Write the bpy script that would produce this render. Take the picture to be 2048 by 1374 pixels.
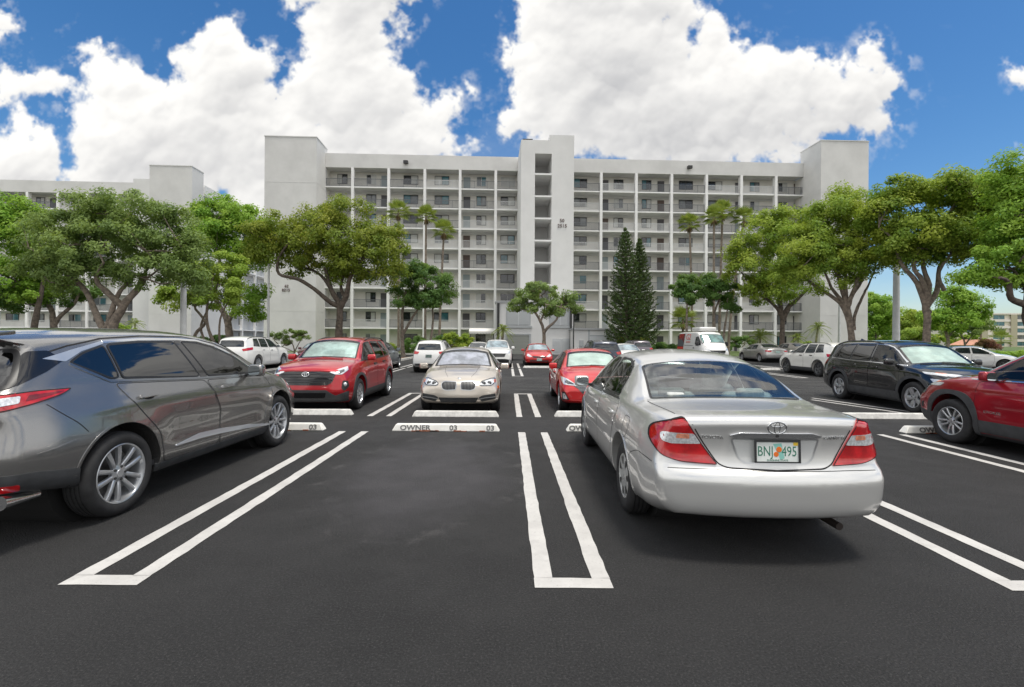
import bpy, bmesh, math, random
import numpy as np
from mathutils import Vector, Matrix
from mathutils.bvhtree import BVHTree
from mathutils.interpolate import poly_3d_calc

for o in list(bpy.data.objects): bpy.data.objects.remove(o)
SC = bpy.context.scene
COL = SC.collection
R = math.radians
random.seed(4); RNG = np.random.default_rng(4)

# ---------------------------------------------------------------- camera
# every position below is in metres in the lot: X right, Y away from the camera, Z up
F, CX, CY, EYE, ROLL = 960., 1016., 678., 1.58, .006
cam = bpy.data.objects.new('camera', bpy.data.cameras.new('camera')); COL.objects.link(cam)
cam.data.sensor_width = 36; cam.data.lens = 36*F/2048
cam.data.shift_x = (1024-CX)/2048; cam.data.shift_y = -(687-CY)/2048
cam.data.clip_start = .05; cam.data.clip_end = 3000
cam.location = (0, 0, EYE)
cam.rotation_euler = (Matrix.Rotation(ROLL, 4, 'Y').inverted() @ Matrix.Rotation(R(90), 4, 'X')).to_euler()
SC.camera = cam

# ---------------------------------------------------------------- sky and sun
SUN_EL, SUN_AZ = R(76), R(122)      # azimuth measured clockwise from +Y
SC.view_settings.view_transform = 'Standard'; SC.view_settings.look = 'None'
SC.view_settings.exposure = .52; SC.view_settings.gamma = 1
SC.cycles.use_denoising = True
SC.cycles.max_bounces = 8; SC.cycles.transparent_max_bounces = 16
SC.cycles.sample_clamp_indirect = 8
sun = bpy.data.objects.new('sun', bpy.data.lights.new('sun', 'SUN')); COL.objects.link(sun)
sun.data.energy = 2.1; sun.data.angle = R(13); sun.data.color = (1, .95, .87)
sd = Vector((math.sin(SUN_AZ)*math.cos(SUN_EL), math.cos(SUN_AZ)*math.cos(SUN_EL), math.sin(SUN_EL)))
sun.rotation_euler = sd.to_track_quat('Z', 'Y').to_euler()

class G:
    """small node-graph writer"""
    def __init__(s, tree): s.t = tree; s.n = tree.nodes; s.l = tree.links
    def new(s, kind, **kw):
        n = s.n.new(kind)
        for k, v in kw.items(): setattr(n, k, v)
        return n
    def put(s, sock, v):
        if v is None: return
        if isinstance(v, bpy.types.NodeSocket): s.l.new(v, sock)
        elif isinstance(v, (tuple, list)) and len(v) == 3 and sock.type == 'RGBA': sock.default_value = (*v, 1)
        else: sock.default_value = v
    def m(s, op, a, b=None, c=None, clamp=False):
        n = s.new('ShaderNodeMath', operation=op, use_clamp=clamp)
        s.put(n.inputs[0], a); s.put(n.inputs[1], b); s.put(n.inputs[2], c); return n.outputs[0]
    def v(s, op, a, b=None):
        n = s.new('ShaderNodeVectorMath', operation=op); s.put(n.inputs[0], a); s.put(n.inputs[1], b)
        return n.outputs['Value'] if op in ('LENGTH', 'DISTANCE', 'DOT_PRODUCT') else n.outputs[0]
    def noise(s, vec, scale, detail=4, rough=.5, out=0, dist=0):
        n = s.new('ShaderNodeTexNoise'); s.put(n.inputs['Vector'], vec); n.inputs['Scale'].default_value = scale
        n.inputs['Detail'].default_value = detail; n.inputs['Roughness'].default_value = rough
        n.inputs['Distortion'].default_value = dist; return n.outputs[out]
    def ramp(s, x, lo, hi, a=0., b=1., smooth=True):
        n = s.new('ShaderNodeMapRange', interpolation_type='SMOOTHSTEP' if smooth else 'LINEAR')
        for i, v in enumerate((x, lo, hi, a, b)): s.put(n.inputs[i], v)
        return n.outputs[0]
    def mix(s, f, a, b, mode='MIX'):
        n = s.new('ShaderNodeMix', data_type='RGBA', blend_type=mode)
        s.put(n.inputs[0], f); s.put(n.inputs[6], a); s.put(n.inputs[7], b); return n.outputs[2]

# ---- cumulus clouds: puffs heaped into cloud bodies, lit from the sun's side; kept as a map of directions u = x/|y|, v = z/|y|
SKY_S, SKY_U, SKY_V = 620, 1.6, 2.3
def value_noise(h, w, cell, rng, oct_=6, gain=.55, ax=1.):
    out = np.zeros((h, w), np.float32); amp = 1.; tot = 0.; c = cell
    for _ in range(oct_):
        if c < 1.5: break
        gh, gw = int(h/c)+4, int(w/(c*ax))+4
        gd = rng.random((gh, gw), dtype=np.float32)*2-1
        y = np.arange(h, dtype=np.float32)/c+rng.random(); x = np.arange(w, dtype=np.float32)/(c*ax)+rng.random()
        yi = y.astype(int); xi = x.astype(int); fy = y-yi; fx = x-xi
        fy = fy*fy*fy*(fy*(fy*6-15)+10); fx = fx*fx*fx*(fx*(fx*6-15)+10)
        a = gd[yi]*(1-fy)[:, None]+gd[yi+1]*fy[:, None]
        out += amp*(a[:, xi]*(1-fx)+a[:, xi+1]*fx); tot += amp; amp *= gain; c /= 2.03
    return out/tot
def blur(a, r):
    for _ in range(2):
        for ax in (0, 1):
            p = np.pad(a, [(r+1, r) if k == ax else (0, 0) for k in (0, 1)], mode='edge'); c = np.cumsum(p, axis=ax, dtype=np.float64)
            n = a.shape[ax]; a = ((np.take(c, np.arange(2*r+1, 2*r+1+n), ax)-np.take(c, np.arange(0, n), ax))/(2*r+1)).astype(np.float32)
    return a
def cloud_map():
    rng = np.random.default_rng(21); W, Hh = int(2*SKY_U*SKY_S), int(SKY_V*SKY_S)
    k = SKY_S/960.
    S = np.full((Hh, W), -60., np.float32); Z = np.full((Hh, W), -1e3, np.float32)
    bodies = [  # photo columns/rows of the cloud bodies and their half sizes
      (420,120,62,66,0),(455,190,105,90,1),(375,215,75,75,1),(335,250,75,60,1),(205,130,42,40,0),(165,110,34,24,0),(235,175,62,52,1),(270,215,60,55,1),
      (80,180,105,40,2),(10,165,40,30,2),(218,236,105,58,2),(300,290,180,85,2),(420,290,150,90,2),(520,230,70,70,1),(545,290,110,85,2),(590,255,60,60,1),
      (650,190,75,80,1),(660,110,72,72,0),(640,50,60,70,0),(690,30,75,90,0),(712,90,74,75,1),(752,30,44,55,0),(792,60,22,40,0),(772,125,38,34,0),(730,190,95,85,1),(768,212,58,52,1),
      (850,240,48,34,0),(820,275,75,40,1),(690,300,150,75,2),(560,370,170,60,2),(480,400,60,40,2),(30,350,75,70,2),(60,310,50,50,2),(20,265,40,50,2),(20,188,24,18,2),
      (250,345,60,28,1),(240,370,130,40,2),(400,350,170,70,2),(540,420,110,60,2),(905,303,42,14,0),(870,300,36,13,0),(650,-60,120,70,0),(720,-90,140,90,0),
      (1100,40,62,60,0),(1160,10,90,80,0),(1250,10,80,80,0),(1320,15,40,45,0),(1080,110,46,50,0),(1150,110,100,80,1),(1250,110,100,90,1),(1350,60,45,45,0),(1330,110,80,70,1),
      (1420,75,40,40,0),(1410,130,70,60,1),(1105,190,75,60,1),(1070,245,70,40,1),(1010,275,36,22,0),(1200,210,130,80,2),(1330,210,130,90,2),(1440,200,100,80,1),
      (1500,150,60,50,0),(1570,150,55,48,0),(1560,205,90,70,1),(1640,180,60,52,0),(1720,130,34,42,0),(1700,185,66,50,0),(1760,165,40,22,0),(1720,225,50,34,0),(1640,240,80,40,1),
      (1250,285,160,38,2),(1420,280,150,42,2),(1560,270,100,34,2),(1180,-60,130,80,0),(1300,-60,80,60,0),(1350,8,18,22,0),(1385,45,20,30,0),
      (1024,105,13,14,0),(1030,125,12,12,0),(943,202,7,6,0),(2055,150,24,18,0),(-20,60,30,14,0),
      # overhead and to the sides, beyond the frame
      (1640,-760,150,130,1),(1560,-640,100,80,1),(1480,-1050,150,110,1),(700,-950,230,140,1),(1050,-1250,260,120,2),(200,-760,200,120,2),(2200,-700,200,120,2),(300,-420,160,60,2),(1500,-380,200,70,2),(900,-500,160,60,2),(2350,250,160,70,1),(2300,330,160,40,2),(-250,220,170,90,1),(-300,320,170,50,2)]
    def splat(cx, cy, r, z0):
        x0, x1, y0, y1 = int(max(0, cx-r-26)), int(min(W, cx+r+27)), int(max(0, cy-r-26)), int(min(Hh, cy+r+27))
        if x0 >= x1 or y0 >= y1: return
        yy, xx = np.mgrid[y0:y1, x0:x1]; d = np.sqrt((xx-cx)**2+(yy-cy)**2).astype(np.float32)
        S[y0:y1, x0:x1] = np.maximum(S[y0:y1, x0:x1], r-d)
        z = np.where(d < r, z0+np.sqrt(np.maximum(r*r-d*d, 0)), -1e3); Z[y0:y1, x0:x1] = np.maximum(Z[y0:y1, x0:x1], z)
    yy, xx = np.mgrid[0:Hh, 0:W].astype(np.float32)
    body = np.full((Hh, W), -60., np.float32); dome = np.zeros((Hh, W), np.float32)
    for (bx, by, rx, ry, soft) in bodies:
        cx, cy = (SKY_U+(bx-1016)/960.)*SKY_S, (678-by)/960.*SKY_S; rx *= k*1.06; ry *= k*1.06; m = min(rx, ry)
        x0, x1, y0, y1 = int(max(0, cx-rx-60)), int(min(W, cx+rx+61)), int(max(0, cy-ry-60)), int(min(Hh, cy+ry+61))
        if x0 < x1 and y0 < y1:
            q = np.sqrt(((xx[y0:y1, x0:x1]-cx)/rx)**2+((yy[y0:y1, x0:x1]-cy)/ry)**2)
            body[y0:y1, x0:x1] = np.maximum(body[y0:y1, x0:x1], (1-q)*m); dome[y0:y1, x0:x1] = np.maximum(dome[y0:y1, x0:x1], m*.9*np.sqrt(np.clip(1-q*q, 0, 1)))
        n1 = int(10+(rx+ry)/3.2)
        for i in range(n1):
            t = rng.random()*2*math.pi; q = 1-rng.random()**1.6*.75
            px_, py_ = cx+math.cos(t)*q*rx*.9, cy+math.sin(t)*q*ry*.9
            r = m*rng.uniform(.14, .36)*(1.3-.6*q); z0 = m*.9*max(0, 1-q*q)**.5
            splat(px_, py_, r, z0)
            if soft < 2:
                for j in range(3):
                    t2 = rng.random()*2*math.pi; r2 = r*rng.uniform(.3, .55); splat(px_+math.cos(t2)*r*.8, py_+math.sin(t2)*r*.8, r2, z0+r*.25)
    # turbulence bends the heaps
    nx, ny = value_noise(Hh, W, 60, rng, 6, .58), value_noise(Hh, W, 60, rng, 6, .58)
    def bent(A):
        ix = np.clip(xx+nx*34, 0, W-1).astype(int); iy = np.clip(yy+ny*34, 0, Hh-1).astype(int); return A[iy, ix]
    S = bent(np.maximum(S, body)); Z = bent(np.maximum(np.where(Z < -100, 0, Z), dome))
    nz = value_noise(Hh, W, 80, rng, 8, .62); n2 = value_noise(Hh, W, 22, rng, 5, .66)
    field = S+nz*16+n2*9
    a = np.clip((field+5)/15, 0, 1); a = a*a*(3-2*a)
    a = np.clip(a+np.clip((field+22)/60, 0, .35)*np.clip(n2*2.2+.1, 0, 1), 0, 1)
    hgt = blur(Z, 1)*.8+nz*16+n2*9
    light = np.zeros_like(a)
    for r, wgt in ((1, .10), (3, .17), (8, .30), (20, .44), (44, .44)):
        hb = blur(hgt, r); gy, gx = np.gradient(hb); nn = np.sqrt(gx*gx+gy*gy+.9)
        light += wgt*(-gx*-.30-gy*1.0)/nn
    ao = np.clip((hgt-blur(hgt, 18))/30, -1, 1)*.18
    depth = np.clip(blur(np.clip(field, 0, 70), 22)/70, 0, 1)
    big = value_noise(Hh, W, 170, rng, 5, .55)
    L = np.clip(.89+light*.34+ao*.8-depth*.44+big*.22, .2, 1)
    thin = np.clip(value_noise(Hh, W, 230, rng, 7, .62, 1.9)*1.3-.12, 0, 1)*.55
    alpha = np.maximum(a, thin*np.clip(1-S/-200, 0, 1)*.6)
    Lw = np.where(a > thin, L, .9)
    Lw[int(.8*SKY_S):] = np.maximum(Lw[int(.8*SKY_S):], .82)
    return alpha.astype(np.float32), Lw.astype(np.float32)

world = bpy.data.worlds.new('World'); SC.world = world; world.use_nodes = True
def build_sky():
    g = G(world.node_tree); g.n.clear()
    tc = g.new('ShaderNodeTexCoord').outputs['Generated']
    sx = g.new('ShaderNodeSeparateXYZ'); g.put(sx.inputs[0], tc)
    ay = g.m('MAXIMUM', g.m('ABSOLUTE', sx.outputs[1]), .03)
    back = g.m('LESS_THAN', sx.outputs[1], 0.)
    u = g.m('ADD', g.m('DIVIDE', sx.outputs[0], ay), g.m('MULTIPLY', back, .35))
    v = g.m('DIVIDE', sx.outputs[2], ay)
    cv = g.new('ShaderNodeCombineXYZ'); g.put(cv.inputs[0], u); g.put(cv.inputs[1], v)
    alpha, lit_ = cloud_map(); h_, w_ = alpha.shape
    px = np.ones((h_, w_, 4), np.float32); px[..., 0] = lit_; px[..., 1] = alpha; px[..., 2] = 0
    im = bpy.data.images.new('cumulus', w_, h_, alpha=False, float_buffer=True, is_data=True); im.pixels.foreach_set(px.ravel()); im.update()
    g.put(cv.inputs[0], g.m('DIVIDE', g.m('ADD', u, SKY_U), 2*SKY_U)); g.put(cv.inputs[1], g.m('DIVIDE', v, SKY_V))
    ti = g.new('ShaderNodeTexImage', image=im, interpolation='Cubic', extension='CLIP'); g.put(ti.inputs[0], cv.outputs[0])
    sc = g.new('ShaderNodeSeparateColor'); g.put(sc.inputs[0], ti.outputs[0])
    ccol = g.mix(sc.outputs[0], (.37, .38, .41), (1.0, .985, .955))
    # a bank of unseen cloud added behind, beside and overhead as neutral fill light
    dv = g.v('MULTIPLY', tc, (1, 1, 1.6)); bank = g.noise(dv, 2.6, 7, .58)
    fill_mask = g.m('MULTIPLY', g.ramp(bank, .33, .48), g.m('MAXIMUM', g.ramp(sx.outputs[1], .45, .1), g.ramp(sx.outputs[2], .60, .71)))
    fill_col = g.mix(g.ramp(g.noise(dv, 5, 6, .6), .3, .65), (.72, .73, .76), (1.5, 1.49, 1.47))
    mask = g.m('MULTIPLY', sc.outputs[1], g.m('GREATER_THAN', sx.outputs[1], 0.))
    ccol = g.mix(g.m('MULTIPLY', fill_mask, g.m('SUBTRACT', 1., mask)), ccol, fill_col)
    mask = g.m('MULTIPLY', g.m('MAXIMUM', mask, fill_mask), g.ramp(sx.outputs[2], .0, .03))
    sky = g.new('ShaderNodeTexSky', sky_type='NISHITA', sun_disc=False, sun_elevation=SUN_EL, sun_rotation=SUN_AZ)
    sky.air_density = 1.0; sky.dust_density = .6; sky.ozone_density = 3.0
    bs = g.new('ShaderNodeBackground'); bs.inputs[1].default_value = .094
    hs = g.new('ShaderNodeHueSaturation'); hs.inputs['Saturation'].default_value = 1.30; g.put(hs.inputs['Color'], sky.outputs[0])
    g.put(bs.inputs[0], hs.outputs[0])
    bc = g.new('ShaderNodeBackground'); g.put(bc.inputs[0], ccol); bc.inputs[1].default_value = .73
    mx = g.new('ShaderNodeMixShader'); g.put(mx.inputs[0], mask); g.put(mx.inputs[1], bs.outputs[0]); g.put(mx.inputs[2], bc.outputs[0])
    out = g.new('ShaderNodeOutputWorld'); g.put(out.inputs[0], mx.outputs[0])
build_sky()

# ---------------------------------------------------------------- helpers
def ray(x, y):
    dx, dy = x-CX, y-CY
    return (dx+dy*ROLL)/F, -(dy-dx*ROLL)/F
def at(x, y, D):
    a, b = ray(x, y); return Vector((a*D, D, EYE+b*D))
def gnd(x, y, z=0.):
    a, b = ray(x, y); D = (z-EYE)/b; return Vector((a*D, D, z))

MATS = {}
def mat(name, col=(.5, .5, .5), rough=.5, metal=0., coat=0., spec=.5, var=None, bump=None, emit=None, alpha=None):
    if name in MATS: return MATS[name]
    m = bpy.data.materials.new(name); m.use_nodes = True; MATS[name] = m
    g = G(m.node_tree); b = g.n['Principled BSDF']
    tc = g.new('ShaderNodeTexCoord').outputs['Object']
    if var:
        sc, am = var[0], var[1]
        f = g.noise(tc, sc, 6, .6)
        lo = tuple(max(0, c*(1-am)) for c in col); hi = tuple(min(1, c*(1+am)) for c in col)
        g.put(b.inputs['Base Color'], g.mix(g.ramp(f, .3, .7), lo, hi))
    else: b.inputs['Base Color'].default_value = (*col, 1)
    b.inputs['Roughness'].default_value = rough; b.inputs['Metallic'].default_value = metal
    b.inputs['Coat Weight'].default_value = coat; b.inputs['Coat Roughness'].default_value = .03
    b.inputs['Specular IOR Level'].default_value = spec
    if bump:
        bn = g.new('ShaderNodeBump'); bn.inputs['Strength'].default_value = bump[1]; bn.inputs['Distance'].default_value = bump[2] if len(bump) > 2 else .02
        g.put(bn.inputs['Height'], g.noise(tc, bump[0], 5, .6)); g.put(b.inputs['Normal'], bn.outputs[0])
    return m

def glass(name, tint, reflect=1.5, rough=0.):
    if name in MATS: return MATS[name]
    m = bpy.data.materials.new(name); m.use_nodes = True; MATS[name] = m
    g = G(m.node_tree); g.n.clear()
    t = g.new('ShaderNodeBsdfTransparent'); t.inputs[0].default_value = (*tint, 1)
    s = g.new('ShaderNodeBsdfGlossy'); s.inputs['Roughness'].default_value = rough
    fr = g.new('ShaderNodeFresnel'); fr.inputs['IOR'].default_value = reflect
    mx = g.new('ShaderNodeMixShader'); g.put(mx.inputs[0], fr.outputs[0]); g.put(mx.inputs[1], t.outputs[0]); g.put(mx.inputs[2], s.outputs[0])
    o = g.new('ShaderNodeOutputMaterial'); g.put(o.inputs[0], mx.outputs[0])
    return m

def link(name, me, parent=None, mats=(), loc=None):
    o = bpy.data.objects.new(name, me); COL.objects.link(o)
    for m in mats:
        if me is not None: me.materials.append(m)
    if parent is not None: o.parent = parent
    if loc is not None: o.location = loc
    return o
def tag(o, label=None, cat=None, group=None, kind=None):
    if label: o['label'] = label
    if cat: o['category'] = cat
    if group: o['group'] = group
    if kind: o['kind'] = kind
    return o
def thing(name, label, cat, loc=(0, 0, 0), rz=0., group=None):
    o = bpy.data.objects.new(name, None); COL.objects.link(o)
    o.empty_display_size = .2; o.location = loc; o.rotation_euler = (0, 0, rz)
    return tag(o, label, cat, group)
def dup(o, parent=None):
    c = o.copy(); COL.objects.link(c)
    if parent is not None: c.parent = parent
    for ch in list(o.children): dup(ch, c)
    return c
def share(src, name, parent, loc, rz=0.):
    """another object with the same mesh"""
    o = bpy.data.objects.new(name, src); COL.objects.link(o); o.parent = parent; o.location = loc; o.rotation_euler = (0, 0, rz); return o

class MB:
    """collects faces, builds ONE mesh object"""
    def __init__(s): s.v = []; s.f = []; s.mi = []
    def add(s, vs, fs, mi=0, M=None):
        n = len(s.v)
        s.v += [tuple(M @ Vector(v)) if M is not None else tuple(v) for v in vs]
        s.f += [tuple(i+n for i in f) for f in fs]; s.mi += [mi]*len(fs); return s
    def box(s, x0, x1, y0, y1, z0, z1, mi=0, M=None):
        v = [(x0,y0,z0),(x1,y0,z0),(x1,y1,z0),(x0,y1,z0),(x0,y0,z1),(x1,y0,z1),(x1,y1,z1),(x0,y1,z1)]
        return s.add(v, [(3,2,1,0),(4,5,6,7),(0,1,5,4),(1,2,6,5),(2,3,7,6),(3,0,4,7)], mi, M)
    def quad(s, a, b, c, d, mi=0): return s.add([a, b, c, d], [(0, 1, 2, 3)], mi)
    def tube(s, pts, rad, n=8, mi=0, cap=True):
        pts = [Vector(p) for p in pts]; rad = rad if hasattr(rad, '__len__') else [rad]*len(pts)
        vs = []; up = None
        for i, p in enumerate(pts):
            t = (pts[min(i+1, len(pts)-1)]-pts[max(i-1, 0)])
            t = t.normalized() if t.length > 1e-9 else Vector((0, 0, 1))
            if up is None: up = Vector((1, 0, 0)) if abs(t.x) < .8 else Vector((0, 1, 0))
            a = t.cross(up); a = a.normalized() if a.length > 1e-6 else t.orthogonal().normalized(); b = a.cross(t); up = b
            for k in range(n):
                w = 2*math.pi*k/n; vs.append(p+(a*math.cos(w)+b*math.sin(w))*rad[i])
        fs = [(i*n+k, i*n+(k+1) % n, (i+1)*n+(k+1) % n, (i+1)*n+k) for i in range(len(pts)-1) for k in range(n)]
        if cap: fs += [tuple(range(n-1, -1, -1)), tuple((len(pts)-1)*n+k for k in range(n))]
        return s.add(vs, fs, mi)
    def lathe(s, prof, n=24, axis='Z', mi=0, M=None, closed=False):
        vs = []
        for r, h in prof:
            for k in range(n):
                w = 2*math.pi*k/n; c, q = r*math.cos(w), r*math.sin(w)
                vs.append({'Z': (c, q, h), 'X': (h, c, q), 'Y': (q, h, c)}[axis])
        P = len(prof); fs = [(i*n+k, i*n+(k+1) % n, ((i+1) % P)*n+(k+1) % n, ((i+1) % P)*n+k) for i in range(P if closed else P-1) for k in range(n)]
        return s.add(vs, fs, mi, M)
    def prism(s, poly, z0, z1, mi=0, M=None):
        n = len(poly)
        vs = [(x, y, z0) for x, y in poly]+[(x, y, z1) for x, y in poly]
        fs = [tuple(range(n-1, -1, -1)), tuple(range(n, 2*n))]+[(i, (i+1) % n, n+(i+1) % n, n+i) for i in range(n)]
        return s.add(vs, fs, mi, M)
    def mesh(s, name, smooth=None):
        me = bpy.data.meshes.new(name); me.from_pydata(s.v, [], s.f)
        me.polygons.foreach_set('material_index', s.mi)
        if smooth is not None:
            me.polygons.foreach_set('use_smooth', [True]*len(s.f))
            if smooth < 180: me.set_sharp_from_angle(angle=R(smooth))
        me.update(); return me
    def build(s, name, mats, parent=None, smooth=None, loc=None):
        return link(name, s.mesh(name, smooth), parent, mats if isinstance(mats, (list, tuple)) else [mats], loc)

def bevelled(me, w, seg=2, ang=30):
    bm = bmesh.new(); bm.from_mesh(me)
    es = [e for e in bm.edges if len(e.link_faces) == 2 and e.calc_face_angle(0) > R(ang)]
    bmesh.ops.bevel(bm, geom=es, offset=w, segments=seg, profile=.6, affect='EDGES', clamp_overlap=True)
    for f in bm.faces: f.smooth = True
    bm.to_mesh(me); bm.free(); me.set_sharp_from_angle(angle=R(40)); return me

def text_mesh(name, body, size, extrude=.003, align='CENTER', sx=1., bold=0.):
    cu = bpy.data.curves.new('lettering', 'FONT'); cu.body = body; cu.size = size; cu.extrude = extrude
    cu.align_x = align; cu.align_y = 'CENTER'; cu.resolution_u = 3; cu.offset = bold
    o = bpy.data.objects.new('lettering', cu); COL.objects.link(o)
    me = bpy.data.meshes.new_from_object(o.evaluated_get(bpy.context.evaluated_depsgraph_get()))
    bpy.data.objects.remove(o); me.name = name
    if sx != 1: me.transform(Matrix.Diagonal((sx, 1, 1, 1)))
    me.materials.clear(); return me

# ---------------------------------------------------------------- ground
def asphalt():
    m = bpy.data.materials.new('asphalt'); m.use_nodes = True; g = G(m.node_tree); b = g.n['Principled BSDF']
    tc = g.new('ShaderNodeTexCoord').outputs['Object']
    big = g.noise(tc, .16, 5, .6); mid = g.noise(tc, 1.7, 6, .6); fine = g.noise(tc, 170, 3, .7)
    sp = g.new('ShaderNodeTexVoronoi', feature='F1'); g.put(sp.inputs['Vector'], tc); sp.inputs['Scale'].default_value = 95
    c = g.mix(g.ramp(big, .3, .7), (.019, .0192, .0198), (.031, .031, .032))
    c = g.mix(g.m('MULTIPLY', g.ramp(mid, .35, .75), .45), c, (.038, .037, .037))
    c = g.mix(g.ramp(fine, .50, .78, 0, .55), c, (.10, .098, .095))
    c = g.mix(g.ramp(fine, .44, .22, 0, .7), c, (.012, .012, .013))
    # pale dusty tyre scuffs and old overspray in the empty bay, with a lobed edge of its own
    w = g.v('SCALE', g.v('SUBTRACT', g.noise(tc, 1.1, 4, .6, 1), (.5, .5, .5))); w.node.inputs['Scale'].default_value = 1.1
    q = g.v('ADD', tc, w)
    d = g.v('LENGTH', g.v('MULTIPLY', g.v('SUBTRACT', q, (-.95, 5.7, 0)), (1/1.15, 1/2.0, 0)))
    dust = g.m('MULTIPLY', g.ramp(d, 1.05, .5), g.ramp(mid, .2, .8, .6, 1))
    c = g.mix(g.m('MULTIPLY', dust, .75), c, (.080, .077, .084))
    rim = g.m('MULTIPLY', g.m('MULTIPLY', g.ramp(d, .8, .92), g.ramp(d, 1.08, .95)), g.ramp(g.noise(tc, 2.6, 5, .65), .5, .68))
    c = g.mix(g.m('MULTIPLY', rim, .22), c, (.21, .2, .2))
    # worn lanes
    y = g.new('ShaderNodeSeparateXYZ'); g.put(y.inputs[0], tc)
    st = g.noise(g.v('MULTIPLY', tc, (.35, 2.2, 0)), .8, 5, .6)
    lane = g.m('MULTIPLY', g.m('MULTIPLY', g.ramp(y.outputs[1], 13.2, 14.5), g.ramp(y.outputs[1], 21, 19)), g.ramp(st, .4, .65))
    c = g.mix(g.m('MULTIPLY', lane, .5), c, (.10, .098, .096))
    gr = g.noise(tc, 78, 3, .75)
    c = g.mix(g.ramp(gr, .53, .66, 0, .62), c, (.088, .086, .086)); c = g.mix(g.ramp(gr, .46, .36, 0, .62), c, (.008, .008, .008))
    chip = g.m('MULTIPLY', g.m('LESS_THAN', sp.outputs['Distance'], .16), g.m('GREATER_THAN', sp.outputs['Color'], .93))
    c = g.mix(g.m('MULTIPLY', chip, .8), c, (.3, .29, .27))
    g.put(b.inputs['Base Color'], c)
    g.put(b.inputs['Roughness'], g.ramp(mid, .3, .7, .82, .68)); b.inputs['Specular IOR Level'].default_value = .35
    bn = g.new('ShaderNodeBump'); bn.inputs['Strength'].default_value = 1.; bn.inputs['Distance'].default_value = .012
    g.put(bn.inputs['Height'], g.m('ADD', g.m('ADD', fine, gr), g.m('MULTIPLY', sp.outputs['Distance'], .8))); g.put(b.inputs['Normal'], bn.outputs[0])
    return m
mb = MB(); mb.quad((-900, -300, 0), (900, -300, 0), (900, 1500, 0), (-900, 1500, 0))
tag(mb.build('asphalt_ground', asphalt()), kind='structure')

def worn_paint():
    m = bpy.data.materials.new('worn_paint'); m.use_nodes = True; g = G(m.node_tree); b = g.n['Principled BSDF']
    tc = g.new('ShaderNodeTexCoord').outputs['Object']
    f = g.noise(tc, 60, 5, .7); h = g.noise(tc, 3, 4, .6)
    c = g.mix(g.ramp(h, .3, .7), (.43, .42, .405), (.525, .515, .495))
    c = g.mix(g.ramp(f, .42, .24, 0, .85), c, (.14, .14, .14)); c = g.mix(g.m('MULTIPLY', g.ramp(g.noise(tc, 9, 6, .7), .5, .72), .4), c, (.33, .32, .31))
    g.put(b.inputs['Base Color'], c); b.inputs['Roughness'].default_value = .75
    bn = g.new('ShaderNodeBump'); bn.inputs['Strength'].default_value = .4; bn.inputs['Distance'].default_value = .004
    g.put(bn.inputs['Height'], g.noise(tc, 170, 3, .7)); g.put(b.inputs['Normal'], bn.outputs[0]); return m
PAINT = worn_paint()
mk = MB()
def band(x0, y0, x1, y1, w):
    """a hand-rolled stripe with a slightly wandering edge"""
    d = Vector((x1-x0, y1-y0)); L = d.length; d /= L; nrm = Vector((-d.y, d.x)); n = max(2, int(L/.12))
    vs = []
    for i in range(n+1):
        p = Vector((x0, y0))+d*(L*i/n)
        for s_ in (-1, 1):
            q = p+nrm*s_*(w/2+random.uniform(-.005, .005)); vs.append((q.x, q.y, .004))
    mk.add(vs, [(2*i+1, 2*i, 2*i+2, 2*i+3) for i in range(n)])
STALL = 3.03
CENT = [.43+STALL*k for k in range(-5, 8)]
for c in CENT:
    for (y0, y1, bar) in ((3.17, 8.12, 3.11), (9.72, 13.75, 13.81), (20.5, 25.4, 20.44), (26.0, 31, None)):
        if y0 == 9.72 and 9 < c < 10: continue
        for s_ in (-1, 1): band(c+s_*.19, y0, c+s_*.19, y1, .12)
        if bar: band(c-.25, bar, c+.25, bar, .125)
band(8.40, 13.26, 9.08, 10.63, .10); band(8.14, 12.85, 8.74, 10.42, .10)
tag(mk.build('parking_lines', PAINT), kind='structure')

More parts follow.
